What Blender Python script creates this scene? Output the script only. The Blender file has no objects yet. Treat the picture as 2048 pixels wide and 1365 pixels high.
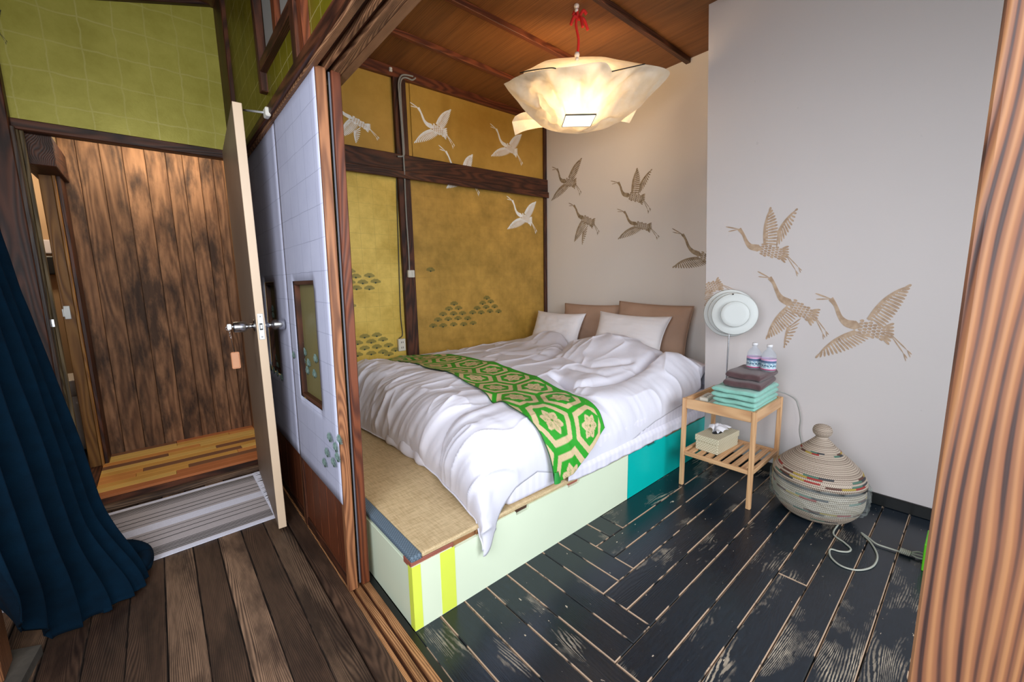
import bpy, bmesh, math, random
import numpy as np
from mathutils import Vector, Matrix
random.seed(7); rng = np.random.default_rng(5)
D = bpy.data; C = bpy.context.scene.collection; S = bpy.context.scene
PI = math.pi

# ------------------------------------------------------------------ camera
CAM = np.array([0.0, 0.0, 1.16]); FPX = 817.706
RM = np.array([[0.7551573, -0.6552899, -0.018238], [0.1093517, 0.0984882, 0.9891119], [0.6463588, 0.7489294, -0.1460311]])                      # rows: right, up, forward
cd = D.cameras.new('camera'); cam = D.objects.new('camera', cd); C.objects.link(cam)
m = Matrix.Identity(4)
for i in range(3):
    m[i][0] = RM[0][i]; m[i][1] = RM[1][i]; m[i][2] = -RM[2][i]; m[i][3] = CAM[i]
cam.matrix_world = m
cd.sensor_width = 36; cd.lens = FPX/2048*36; cd.clip_start = 0.01
S.camera = cam
def at(px, py, ax, val):
    """point where the sight line through a photograph pixel meets the plane axis=val"""
    d = RM.T @ np.array([(px-1024)/FPX, -(py-682.5)/FPX, 1.0]); t = (val-CAM[ax])/d[ax]
    return CAM + t*d

# ------------------------------------------------------------------ world, lights, exposure
S.view_settings.view_transform = 'Standard'; S.view_settings.look = 'None'
S.view_settings.exposure = 0.25; S.view_settings.gamma = 1.0
S.view_settings.use_curve_mapping = False
w = D.worlds.new('world'); S.world = w; w.use_nodes = True
w.node_tree.nodes['Background'].inputs[0].default_value = (0.80, 0.90, 1.0, 1)
w.node_tree.nodes['Background'].inputs[1].default_value = 0.60
def area(name, loc, target, sx, sy, power, col):
    l = D.lights.new(name, 'AREA'); l.shape = 'RECTANGLE'; l.size = sx; l.size_y = sy
    l.energy = power; l.color = col
    o = D.objects.new(name, l); C.objects.link(o); o.location = loc
    o.rotation_euler = (Vector(target)-Vector(loc)).to_track_quat('-Z', 'Y').to_euler()
    return o
area('hall_window_light', (-0.62, 0.25, 1.45), (2.0, 1.3, 0.9), 1.1, 1.3, 38, (0.86, 0.91, 1.0))
rl_ = area('room_window_light', (1.0, -1.55, 1.5), (1.35, 2.0, 0.5), 1.5, 1.5, 26, (0.86, 0.92, 1.0)); rl_.data.spread = math.radians(120)
area('hall_back_light', (0.0, -1.2, 1.9), (0.0, 3.2, 1.2), 0.8, 0.8, 27, (1.0, 0.97, 0.90))

# ------------------------------------------------------------------ materials
def newmat(name):
    mt = D.materials.new(name); mt.use_nodes = True
    nt = mt.node_tree; b = nt.nodes['Principled BSDF']
    return mt, nt, b
def N(nt, t, **kw):
    n = nt.nodes.new(t)
    for k, v in kw.items():
        if hasattr(n, k): setattr(n, k, v)
        else: n.inputs[k].default_value = v
    return n
def L(nt, a, b): nt.links.new(a, b)
def rgb(c): return (c[0], c[1], c[2], 1)
def srgb(r, g, b):
    f = lambda v: ((v/255)/12.92 if v/255 <= 0.04045 else ((v/255+0.055)/1.055)**2.4)
    return (f(r), f(g), f(b))
def ramp(nt, stops):
    r = N(nt, 'ShaderNodeValToRGB'); e = r.color_ramp.elements
    while len(e) < len(stops): e.new(0.5)
    for i, (p, c) in enumerate(stops):
        e[i].position = p; e[i].color = rgb(c)
    return r
def mix(nt, fac, a, b, blend='MIX'):
    m_ = nt.nodes.new('ShaderNodeMix'); m_.data_type = 'RGBA'; m_.blend_type = blend
    for s, v in ((0, fac), (6, a), (7, b)):
        if isinstance(v, (int, float)): m_.inputs[s].default_value = v
        elif isinstance(v, tuple): m_.inputs[s].default_value = rgb(v)
        else: L(nt, v, m_.inputs[s])
    return m_.outputs[2]
def coords(nt, scale=(1, 1, 1), rnd=True):
    tc = N(nt, 'ShaderNodeTexCoord'); src = tc.outputs['Object']
    if rnd:
        oi = N(nt, 'ShaderNodeObjectInfo')
        mu = N(nt, 'ShaderNodeVectorMath', operation='SCALE'); mu.inputs[0].default_value = (37.0, 17.0, 23.0)
        L(nt, oi.outputs['Random'], mu.inputs['Scale'])
        ad = N(nt, 'ShaderNodeVectorMath', operation='ADD'); L(nt, src, ad.inputs[0]); L(nt, mu.outputs[0], ad.inputs[1])
        src = ad.outputs[0]
    mp = N(nt, 'ShaderNodeMapping'); mp.inputs['Scale'].default_value = scale
    L(nt, src, mp.inputs['Vector'])
    return mp.outputs[0]
def bump(nt, b, h, strength, dist=0.01):
    bp = N(nt, 'ShaderNodeBump'); bp.inputs['Strength'].default_value = strength; bp.inputs['Distance'].default_value = dist
    L(nt, h, bp.inputs['Height']); L(nt, bp.outputs[0], b.inputs['Normal'])
def plain(name, col, rough=0.6, metal=0.0, var=0.08, scale=6.0, bmp=0.0, bscale=200, sheen=0, spec=0.5):
    mt, nt, b = newmat(name)
    v = coords(nt)
    n = N(nt, 'ShaderNodeTexNoise', Scale=scale, Detail=4.0); L(nt, v, n.inputs['Vector'])
    r = ramp(nt, [(0.3, tuple(c*(1-var) for c in col)), (0.7, tuple(min(1, c*(1+var)) for c in col))])
    L(nt, n.outputs[0], r.inputs[0]); L(nt, r.outputs[0], b.inputs['Base Color'])
    b.inputs['Roughness'].default_value = rough; b.inputs['Metallic'].default_value = metal
    b.inputs['Specular IOR Level'].default_value = spec
    if sheen: b.inputs['Sheen Weight'].default_value = sheen
    if bmp:
        n2 = N(nt, 'ShaderNodeTexNoise', Scale=float(bscale), Detail=3.0); L(nt, v, n2.inputs['Vector'])
        bump(nt, b, n2.outputs[0], bmp, 0.002)
    return mt
def wood(name, dark, light, stretch=0.12, rings=9.0, rough=0.55, grain=0.5, stain=None, stain_amt=0.5, varobj=0.35, fine=60, distort=5.0, bmp=0.25, spec=0.4):
    """long grain along the object's local X"""
    mt, nt, b = newmat(name)
    v = coords(nt, (stretch, 1, 1))
    rings = rings*4.0
    wv = N(nt, 'ShaderNodeTexWave', Scale=float(rings), Distortion=float(rings*1.7*distort/6), Detail=1.5)
    wv.bands_direction = 'Y'; wv.inputs['Detail Scale'].default_value = 7.0/rings
    L(nt, v, wv.inputs['Vector'])
    n = N(nt, 'ShaderNodeTexNoise', Scale=float(fine), Detail=5.0); L(nt, v, n.inputs['Vector'])
    a = N(nt, 'ShaderNodeMath', operation='MULTIPLY_ADD'); L(nt, wv.outputs['Fac'], a.inputs[0]); a.inputs[1].default_value = grain
    m2 = N(nt, 'ShaderNodeMath', operation='MULTIPLY'); L(nt, n.outputs[0], m2.inputs[0]); m2.inputs[1].default_value = 1-grain
    L(nt, m2.outputs[0], a.inputs[2])
    r = ramp(nt, [(0.18, dark), (0.72, light)]); L(nt, a.outputs[0], r.inputs[0])
    col = r.outputs[0]
    if stain:
        v2 = coords(nt, (0.45, 1.6, 1.6))
        n3 = N(nt, 'ShaderNodeTexNoise', Scale=5.0, Detail=6.0, Roughness=0.65); L(nt, v2, n3.inputs['Vector'])
        r3 = ramp(nt, [(0.46, (0, 0, 0)), (0.62, (stain_amt,)*3)]); L(nt, n3.outputs[0], r3.inputs[0])
        col = mix(nt, r3.outputs[0], col, stain)
    oi = N(nt, 'ShaderNodeObjectInfo')
    mr = N(nt, 'ShaderNodeMapRange'); L(nt, oi.outputs['Random'], mr.inputs[0]); mr.inputs[3].default_value = 1-varobj; mr.inputs[4].default_value = 1+varobj
    hsv = N(nt, 'ShaderNodeHueSaturation'); L(nt, col, hsv.inputs['Color']); L(nt, mr.outputs[0], hsv.inputs['Value'])
    L(nt, hsv.outputs[0], b.inputs['Base Color'])
    b.inputs['Roughness'].default_value = rough; b.inputs['Specular IOR Level'].default_value = spec
    if bmp: bump(nt, b, a.outputs[0], bmp, 0.003)
    return mt

M = {}
M['post'] = wood('red_brown_timber', srgb(96, 56, 34), srgb(156, 104, 68), rings=16, rough=0.5, grain=0.45, varobj=0.12, distort=6)
M['dark'] = wood('dark_timber', srgb(46, 22, 13), srgb(94, 52, 32), rings=10, rough=0.5, varobj=0.15, stain=srgb(24, 14, 10), stain_amt=0.6)
M['worn'] = wood('worn_lintel_timber', srgb(96, 60, 38), srgb(176, 128, 90), rings=18, rough=0.6, stain=srgb(50, 28, 20), stain_amt=0.6, varobj=0.1, distort=9)
M['hall'] = wood('weathered_brown_boards', srgb(50, 36, 29), srgb(136, 108, 86), rings=14, rough=0.5, grain=0.42, stain=srgb(44, 31, 26), stain_amt=0.8, varobj=0.42, distort=6, stretch=0.1, fine=90)
M['barn'] = wood('rough_sawn_boards', srgb(86, 56, 36), srgb(154, 112, 80), rings=6, rough=0.7, grain=0.3, stain=srgb(44, 30, 23), stain_amt=0.85, varobj=0.2, distort=6, fine=70)
M['orange'] = wood('orange_jamb_wood', srgb(118, 76, 34), srgb(160, 112, 56), rings=8, rough=0.5, varobj=0.1)
M['olivewood'] = wood('grey_olive_wood', srgb(60, 48, 30), srgb(112, 94, 64), rings=10, rough=0.6, varobj=0.1)
M['ceil'] = wood('ceiling_board_wood', srgb(98, 58, 26), srgb(140, 90, 46), rings=7, rough=0.5, grain=0.2, stretch=0.05, varobj=0.14, bmp=0.05, distort=3)
M['batten'] = wood('batten_wood', srgb(72, 32, 16), srgb(120, 62, 34), rings=10, rough=0.5, varobj=0.1)
M['bamboo'] = wood('bamboo_wood', srgb(190, 142, 100), srgb(218, 174, 128), rings=6, rough=0.45, grain=0.4, varobj=0.05, bmp=0.05)
M['door'] = plain('cream_door_paint', srgb(226, 200, 170), 0.45, var=0.03)
M['doorface'] = plain('cream_door_painted_shade', srgb(150, 128, 108), 0.5, var=0.04)  # side faces of the cream door: their shade is put into this darker colour
M['sillwood'] = wood('sill_orange_wood', srgb(110, 66, 36), srgb(196, 142, 96), rings=20, rough=0.45, varobj=0.2, stain=srgb(56, 36, 26), stain_amt=0.5)
M['metal'] = plain('brushed_metal', (0.55, 0.55, 0.56), 0.25, 1.0, var=0.05)
M['plate'] = plain('satin_plate', (0.72, 0.73, 0.72), 0.35, 0.6, var=0.02)
M['black'] = plain('black_plastic', (0.012, 0.012, 0.012), 0.4)
M['whiteplastic'] = plain('white_plastic', srgb(222, 218, 206), 0.4, var=0.02)
M['gapgrey'] = plain('dull_grey_strip', srgb(104, 106, 114), 0.7)
M['cablegrey'] = plain('grey_cable', srgb(150, 150, 145), 0.45, var=0.05)
M['cablewhite'] = plain('pale_cable', srgb(170, 172, 160), 0.5, var=0.05)
M['conduit'] = plain('grey_conduit_paint', srgb(150, 148, 140), 0.45, var=0.04)
M['wire'] = plain('dark_wire', srgb(80, 76, 60), 0.5, var=0.04)
M['redcord'] = plain('red_cord', srgb(214, 40, 34), 0.7, var=0.1)
M['white_bead'] = plain('white_bead', srgb(235, 225, 215), 0.4)
M['grass_tag'] = plain('bright_green_board', srgb(96, 190, 30), 0.5, var=0.03)
M['keytag'] = plain('peach_wood_tag', srgb(208, 150, 112), 0.6, var=0.06)
M['curtain'] = plain('navy_woven_cotton', srgb(0, 25, 42), 0.95, var=0.2, scale=20, bmp=0.5, bscale=400, spec=0.15)
M['cotton'] = plain('white_cotton', srgb(226, 225, 236), 0.85, var=0.01, bmp=0.12, bscale=120)
M['pillowcase'] = plain('white_pillowcase', srgb(238, 234, 236), 0.85, var=0.01, bmp=0.1, bscale=80)
M['brownpillow'] = plain('taupe_brown_cotton', srgb(180, 148, 126), 0.85, var=0.05, bmp=0.15, bscale=90)
M['teal'] = plain('mint_teal_terry', srgb(140, 200, 184), 0.95, var=0.06, scale=60, bmp=0.8, bscale=700, sheen=0.3)
M['browntowel'] = plain('dark_brown_terry', srgb(86, 60, 62), 0.95, var=0.12, scale=60, bmp=0.8, bscale=700, sheen=0.3)
M['tissue'] = plain('white_tissue', srgb(240, 240, 245), 0.9, var=0.01)
M['palegreen'] = plain('pale_green_paint', srgb(226, 238, 210), 0.30, var=0.03, scale=2)
M['tealpaint'] = plain('turquoise_paint', srgb(0, 190, 182), 0.3, var=0.08, scale=2)
M['tape'] = plain('fluorescent_yellow_tape', srgb(222, 236, 84), 0.5, var=0.03)
M['lath'] = plain('red_brown_lath', srgb(150, 86, 72), 0.5, var=0.08)
M['rawwood'] = wood('raw_wood_slat', srgb(130, 84, 52), srgb(180, 130, 84), rings=8, varobj=0.2)
M['tatamiedge'] = None
M['baseblack'] = plain('black_skirting_paint', srgb(20, 22, 22), 0.4, var=0.2)
M['bathwall'] = plain('beige_bathroom_wall', srgb(190, 160, 125), 0.6, var=0.04)
M['ceramic'] = plain('white_ceramic', srgb(230, 228, 224), 0.15, var=0.01)
M['stone'] = plain('grey_foundation_stone', srgb(80, 74, 66), 0.9, var=0.3, scale=20, bmp=0.6, bscale=60)
M['cord_black'] = plain('black_string', (0.01, 0.01, 0.01), 0.6)
M['whitepaperboard'] = plain('off_white_card', srgb(226, 220, 208), 0.7, var=0.02)

# dark painted floorboards, worn through to pale wood
def painted_floor():
    mt, nt, b = newmat('worn_black_floor_paint')
    v = coords(nt, (0.16, 1, 1)); v2 = coords(nt, (0.6, 1.2, 1)); v3 = coords(nt, (0.5, 1, 1))
    wv = N(nt, 'ShaderNodeTexWave', Scale=46.0, Distortion=90.0, Detail=1.5); wv.bands_direction = 'Y'; wv.inputs['Detail Scale'].default_value = 0.17; L(nt, v, wv.inputs['Vector'])
    fine = N(nt, 'ShaderNodeTexNoise', Scale=170.0, Detail=6.0, Roughness=0.7); L(nt, v, fine.inputs['Vector'])
    big = N(nt, 'ShaderNodeTexNoise', Scale=3.3, Detail=5.0, Roughness=0.62); L(nt, v2, big.inputs['Vector'])
    sp = N(nt, 'ShaderNodeTexNoise', Scale=60.0, Detail=3.0, Roughness=0.6); L(nt, v3, sp.inputs['Vector'])
    rb = ramp(nt, [(0.565, (0, 0, 0)), (0.70, (1, 1, 1))]); L(nt, big.outputs[0], rb.inputs[0])
    a = N(nt, 'ShaderNodeMath', operation='MULTIPLY_ADD'); L(nt, wv.outputs['Fac'], a.inputs[0]); a.inputs[1].default_value = 0.36
    m2 = N(nt, 'ShaderNodeMath', operation='MULTIPLY'); L(nt, fine.outputs[0], m2.inputs[0]); m2.inputs[1].default_value = 1.15
    L(nt, m2.outputs[0], a.inputs[2])
    th = ramp(nt, [(0.74, (0, 0, 0)), (0.84, (1, 1, 1))]); L(nt, a.outputs[0], th.inputs[0])
    worn = N(nt, 'ShaderNodeMath', operation='MULTIPLY'); L(nt, rb.outputs[0], worn.inputs[0]); L(nt, th.outputs[0], worn.inputs[1])
    rs = ramp(nt, [(0.71, (0, 0, 0)), (0.74, (1, 1, 1))]); L(nt, sp.outputs[0], rs.inputs[0])
    mx = N(nt, 'ShaderNodeMath', operation='MAXIMUM'); L(nt, worn.outputs[0], mx.inputs[0]); L(nt, rs.outputs[0], mx.inputs[1])
    base = ramp(nt, [(0.3, srgb(10, 18, 26)), (0.7, srgb(23, 36, 48))]); L(nt, fine.outputs[0], base.inputs[0])
    col = mix(nt, mx.outputs[0], base.outputs[0], srgb(196, 180, 158))
    L(nt, col, b.inputs['Base Color'])
    rr = N(nt, 'ShaderNodeMapRange'); L(nt, mx.outputs[0], rr.inputs[0]); rr.inputs[3].default_value = 0.24; rr.inputs[4].default_value = 0.6
    L(nt, rr.outputs[0], b.inputs['Roughness']); b.inputs['Specular IOR Level'].default_value = 0.55
    bump(nt, b, a.outputs[0], 0.12, 0.002)
    return mt
M['floorpaint'] = painted_floor()
def edge_wear(name, c_, p_, thr):
    mt, nt, b = newmat(name)
    v = coords(nt)
    n = N(nt, 'ShaderNodeTexNoise', Scale=9.0, Detail=5.0); L(nt, v, n.inputs['Vector'])
    r = ramp(nt, [(thr, p_), (thr+0.04, c_)]); L(nt, n.outputs[0], r.inputs[0]); L(nt, r.outputs[0], b.inputs['Base Color'])
    b.inputs['Roughness'].default_value = 0.6
    return mt
M['flooredge'] = edge_wear('bare_wood_board_edge', srgb(176, 150, 126), srgb(26, 30, 34), 0.43)
M['halledge'] = edge_wear('dark_board_edge', srgb(66, 50, 40), srgb(34, 25, 20), 0.5)
M['halldark'] = wood('dark_stained_boards', srgb(40, 28, 23), srgb(86, 64, 50), rings=15, rough=0.45, grain=0.40, stain=srgb(34, 24, 20), stain_amt=0.7, varobj=0.15, distort=6, stretch=0.1, fine=90)

def plaster(name, col, var=0.02):
    mt, nt, b = newmat(name)
    v = coords(nt, rnd=False)
    n = N(nt, 'ShaderNodeTexNoise', Scale=3.0, Detail=6.0); L(nt, v, n.inputs['Vector'])
    r = ramp(nt, [(0.3, tuple(c*(1-var) for c in col)), (0.7, col)]); L(nt, n.outputs[0], r.inputs[0])
    s = N(nt, 'ShaderNodeTexNoise', Scale=22.0, Detail=2.0); L(nt, v, s.inputs['Vector'])
    rs = ramp(nt, [(0.76, (0, 0, 0)), (0.79, (0.35,)*3)]); L(nt, s.outputs[0], rs.inputs[0])
    L(nt, mix(nt, rs.outputs[0], r.outputs[0], tuple(c*0.75 for c in col)), b.inputs['Base Color'])
    b.inputs['Roughness'].default_value = 0.75
    n2 = N(nt, 'ShaderNodeTexNoise', Scale=60.0, Detail=5.0); L(nt, v, n2.inputs['Vector']); bump(nt, b, n2.outputs[0], 0.12, 0.003)
    return mt
M['plaster'] = plaster('off_white_plaster', srgb(210, 203, 201))
M['headplaster'] = plaster('warm_white_plaster', srgb(228, 221, 213))

def gold(name, c1, c2, square, linecol, rough=0.42, metal=0.45, linew=0.03, wob=0.02, axes=(0, 2), lamt=1.0):
    """gold leaf paper with faint joints of square sheets; local coords x across, z up"""
    mt, nt, b = newmat(name)
    v = coords(nt, rnd=False)
    n = N(nt, 'ShaderNodeTexNoise', Scale=5.0, Detail=8.0, Roughness=0.65); L(nt, v, n.inputs['Vector'])
    r = ramp(nt, [(0.32, c1), (0.66, c2)]); L(nt, n.outputs[0], r.inputs[0])
    nw = N(nt, 'ShaderNodeTexNoise', Scale=9.0, Detail=2.0); L(nt, v, nw.inputs['Vector'])
    sub = N(nt, 'ShaderNodeVectorMath', operation='MULTIPLY_ADD'); L(nt, nw.outputs['Color'], sub.inputs[0])
    sub.inputs[1].default_value = (wob,)*3; L(nt, v, sub.inputs[2])
    sep = N(nt, 'ShaderNodeSeparateXYZ'); L(nt, sub.outputs[0], sep.inputs[0])
    masks = []
    for o_, sq in ((axes[0], square[0]), (axes[1], square[1])):
        d = N(nt, 'ShaderNodeMath', operation='DIVIDE'); L(nt, sep.outputs[o_], d.inputs[0]); d.inputs[1].default_value = sq
        fr = N(nt, 'ShaderNodeMath', operation='FRACT'); L(nt, d.outputs[0], fr.inputs[0])
        s1 = N(nt, 'ShaderNodeMath', operation='SUBTRACT'); L(nt, fr.outputs[0], s1.inputs[0]); s1.inputs[1].default_value = 0.5
        ab = N(nt, 'ShaderNodeMath', operation='ABSOLUTE'); L(nt, s1.outputs[0], ab.inputs[0])
        rm = ramp(nt, [(0.5-linew, (0, 0, 0)), (0.5-linew*0.3, (1, 1, 1))]); L(nt, ab.outputs[0], rm.inputs[0])
        masks.append(rm.outputs[0])
    mx = N(nt, 'ShaderNodeMath', operation='MAXIMUM'); L(nt, masks[0], mx.inputs[0]); L(nt, masks[1], mx.inputs[1])
    n5 = N(nt, 'ShaderNodeTexNoise', Scale=4.0, Detail=2.0); L(nt, v, n5.inputs['Vector'])
    mm = N(nt, 'ShaderNodeMath', operation='MULTIPLY'); L(nt, mx.outputs[0], mm.inputs[0]); L(nt, n5.outputs[0], mm.inputs[1]); mm2 = N(nt, 'ShaderNodeMath', operation='MULTIPLY'); L(nt, mm.outputs[0], mm2.inputs[0]); mm2.inputs[1].default_value = lamt; mm = mm2
    L(nt, mix(nt, mm.outputs[0], r.outputs[0], linecol), b.inputs['Base Color'])
    b.inputs['Metallic'].default_value = metal; b.inputs['Roughness'].default_value = rough
    n2 = N(nt, 'ShaderNodeTexNoise', Scale=130.0, Detail=3.0); L(nt, v, n2.inputs['Vector']); bump(nt, b, n2.outputs[0], 0.15, 0.002)
    return mt
M['goldbright'] = gold('bright_gold_leaf', srgb(200, 166, 64), srgb(240, 208, 104), (0.11, 0.11), srgb(130, 110, 44), linew=0.012, metal=0.12, lamt=0.8)
M['golddull'] = gold('aged_gold_leaf', srgb(162, 128, 54), srgb(206, 162, 76), (0.11, 0.11), srgb(120, 96, 40), linew=0.014, metal=0.12, lamt=0.5)
M['goldupper'] = gold('plain_gold_paper', srgb(182, 142, 58), srgb(200, 158, 72), (2.0, 2.0), srgb(170, 130, 50), metal=0.12)
M['greengold'] = gold('olive_green_gold_paper', srgb(160, 152, 58), srgb(182, 174, 80), (0.132, 0.15), srgb(206, 198, 136), rough=0.38, metal=0.3, linew=0.032, wob=0.03, lamt=0.55)
M['olivegold'] = gold('dark_olive_gold_paper', srgb(104, 98, 14), srgb(134, 122, 26), (0.1, 0.1), srgb(226, 212, 150), rough=0.4, metal=0.3, linew=0.022, wob=0.015, axes=(1, 2))
M['shoji'] = gold('white_square_patterned_paper', srgb(190, 192, 214), srgb(200, 202, 222), (0.115, 0.11), srgb(120, 124, 152), rough=0.7, metal=0.0, linew=0.014, wob=0.008, axes=(1, 2))
M['dullpane'] = gold('dull_gold_pane', srgb(122, 116, 74), srgb(144, 134, 88), (3, 3), srgb(120, 110, 60), metal=0.1)
M['greypane'] = plain('grey_frosted_pane', srgb(150, 148, 140), 0.4, var=0.03)

def tatami():
    mt, nt, b = newmat('woven_rush')
    v = coords(nt, (1, 0.08, 1), rnd=False)
    n = N(nt, 'ShaderNodeTexNoise', Scale=260.0, Detail=2.0); L(nt, v, n.inputs['Vector'])
    v2 = coords(nt, (0.12, 1, 1), rnd=False)
    n2 = N(nt, 'ShaderNodeTexNoise', Scale=160.0, Detail=3.0); L(nt, v2, n2.inputs['Vector'])
    a = N(nt, 'ShaderNodeMath', operation='ADD'); L(nt, n.outputs[0], a.inputs[0]); L(nt, n2.outputs[0], a.inputs[1])
    r = ramp(nt, [(0.3, srgb(176, 150, 108)), (0.62, srgb(216, 192, 150))])
    h = N(nt, 'ShaderNodeMath', operation='MULTIPLY'); L(nt, a.outputs[0], h.inputs[0]); h.inputs[1].default_value = 0.5
    L(nt, h.outputs[0], r.inputs[0]); L(nt, r.outputs[0], b.inputs['Base Color']); b.inputs['Roughness'].default_value = 0.6
    bump(nt, b, h.outputs[0], 0.5, 0.002)
    return mt
M['tatami'] = tatami()
def checker(name, c1, c2, sc):
    mt, nt, b = newmat(name)
    v = coords(nt, rnd=False)
    n = N(nt, 'ShaderNodeTexChecker', Scale=sc); L(nt, v, n.inputs['Vector'])
    n.inputs['Color1'].default_value = rgb(c1); n.inputs['Color2'].default_value = rgb(c2)
    L(nt, n.outputs[0], b.inputs['Base Color']); b.inputs['Roughness'].default_value = 0.8
    return mt
M['tatamiedge'] = checker('blue_grey_border_cloth', srgb(78, 94, 108), srgb(104, 122, 136), 160)
M['weave'] = checker('woven_palm_leaf', srgb(186, 176, 146), srgb(214, 206, 180), 130)
def stripes(name, ax, period, c1, c2, duty=0.5):
    mt, nt, b = newmat(name)
    v = coords(nt, rnd=False); sep = N(nt, 'ShaderNodeSeparateXYZ'); L(nt, v, sep.inputs[0])
    d = N(nt, 'ShaderNodeMath', operation='DIVIDE'); L(nt, sep.outputs[ax], d.inputs[0]); d.inputs[1].default_value = period
    fr = N(nt, 'ShaderNodeMath', operation='FRACT'); L(nt, d.outputs[0], fr.inputs[0])
    r = ramp(nt, [(duty-0.1, c1), (duty+0.1, c2)]); L(nt, fr.outputs[0], r.inputs[0])
    L(nt, r.outputs[0], b.inputs['Base Color']); b.inputs['Roughness'].default_value = 0.8
    return mt
M['sheet'] = stripes('white_satin_stripe_sheet', 0, 0.036, srgb(232, 230, 242), srgb(226, 224, 238))
def attr_mat(name, rough=0.8, sheen=0.0, bmp=0.0, metal=0):
    mt, nt, b = newmat(name)
    a = N(nt, 'ShaderNodeAttribute', attribute_name='Col'); L(nt, a.outputs['Color'], b.inputs['Base Color'])
    b.inputs['Roughness'].default_value = rough; b.inputs['Metallic'].default_value = metal
    if sheen: b.inputs['Sheen Weight'].default_value = sheen
    if bmp:
        n2 = N(nt, 'ShaderNodeTexNoise', Scale=300.0, Detail=2.0); L(nt, coords(nt), n2.inputs['Vector']); bump(nt, b, n2.outputs[0], bmp, 0.001)
    return mt
M['obi'] = attr_mat('green_and_pale_gold_brocade', 0.55, bmp=0.3)
M['rug'] = attr_mat('white_woven_cotton_with_dark_stripes', 0.95, bmp=0.6)
M['basket'] = attr_mat('coiled_grass_and_plastic_strip', 0.7)
def paint_streak(name, c1, c2, metal=0.2, rough=0.5, scale=40):
    mt, nt, b = newmat(name)
    v = coords(nt, (1, 1, 1))
    n = N(nt, 'ShaderNodeTexNoise', Scale=float(scale), Detail=4.0); L(nt, v, n.inputs['Vector'])
    r = ramp(nt, [(0.35, c1), (0.65, c2)]); L(nt, n.outputs[0], r.inputs[0]); L(nt, r.outputs[0], b.inputs['Base Color'])
    b.inputs['Metallic'].default_value = metal; b.inputs['Roughness'].default_value = rough
    return mt
M['crane_white'] = paint_streak('silver_white_stencil_paint', srgb(238, 240, 236), srgb(252, 252, 250), 0.0)
M['crane_bronze'] = paint_streak('bronze_stencil_paint', srgb(132, 112, 86), srgb(172, 152, 124), 0.0)
M['crane_gold'] = paint_streak('copper_gold_stencil_paint', srgb(168, 140, 114), srgb(192, 166, 140), 0.0)
M['crane_dark'] = paint_streak('dark_stencil_paint', srgb(30, 34, 24), srgb(50, 54, 36), 0.1)
M['fan_green'] = paint_streak('faded_green_pine_paint', srgb(86, 92, 44), srgb(124, 118, 56), 0.1, scale=90)
M['fan_teal'] = paint_streak('teal_pine_paint', srgb(96, 128, 116), srgb(150, 174, 168), 0.1, scale=90)
M['fan_eye'] = paint_streak('dark_pine_paint', srgb(26, 48, 34), srgb(44, 66, 48), 0.1)

def paper_shade():
    mt, nt, b = newmat('translucent_washi_paper')
    out = nt.nodes['Material Output']
    v = coords(nt)
    n = N(nt, 'ShaderNodeTexNoise', Scale=14.0, Detail=6.0); L(nt, v, n.inputs['Vector'])
    r = ramp(nt, [(0.3, srgb(240, 222, 190)), (0.7, srgb(250, 238, 216))]); L(nt, n.outputs[0], r.inputs[0])
    L(nt, r.outputs[0], b.inputs['Base Color']); b.inputs['Roughness'].default_value = 0.8
    tr = N(nt, 'ShaderNodeBsdfTranslucent'); L(nt, r.outputs[0], tr.inputs[0])
    ms = N(nt, 'ShaderNodeMixShader'); ms.inputs[0].default_value = 0.24
    L(nt, b.outputs[0], ms.inputs[1]); L(nt, tr.outputs[0], ms.inputs[2]); L(nt, ms.outputs[0], out.inputs[0])
    n2 = N(nt, 'ShaderNodeTexNoise', Scale=9.0, Detail=5.0); L(nt, v, n2.inputs['Vector']); bump(nt, b, n2.outputs[0], 0.7, 0.025)
    return mt
M['washi'] = paper_shade()
def emit(name, col, st):
    mt, nt, b = newmat(name)
    b.inputs['Base Color'].default_value = rgb(col); b.inputs['Emission Color'].default_value = rgb(col); b.inputs['Emission Strength'].default_value = st
    return mt
M['lampglow'] = emit('lit_lamp_diffuser', (1.0, 0.95, 0.86), 1.6)
def glass(name, col, rough=0.05, transp=0.75):
    mt, nt, b = newmat(name); out = nt.nodes['Material Output']
    t = N(nt, 'ShaderNodeBsdfTransparent'); t.inputs[0].default_value = rgb(col)
    b.inputs['Base Color'].default_value = rgb(col); b.inputs['Roughness'].default_value = rough
    n = N(nt, 'ShaderNodeTexNoise', Scale=30.0, Detail=2.0); L(nt, coords(nt), n.inputs['Vector']); bump(nt, b, n.outputs[0], 0.3, 0.003)
    ms = N(nt, 'ShaderNodeMixShader'); ms.inputs[0].default_value = 1-transp
    L(nt, t.outputs[0], ms.inputs[1]); L(nt, b.outputs[0], ms.inputs[2]); L(nt, ms.outputs[0], out.inputs[0])
    return mt
M['pet'] = glass('clear_bottle_plastic', (0.90, 0.93, 0.97), 0.04, 0.84)
M['film'] = glass('thin_clear_wrapping_film', (0.90, 0.94, 0.92), 0.12, 0.89)
M['shadedisc'] = glass('frosted_white_lamp_plastic', (0.82, 0.84, 0.82), 0.5, 0.32)
M['nearpost'] = None
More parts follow.
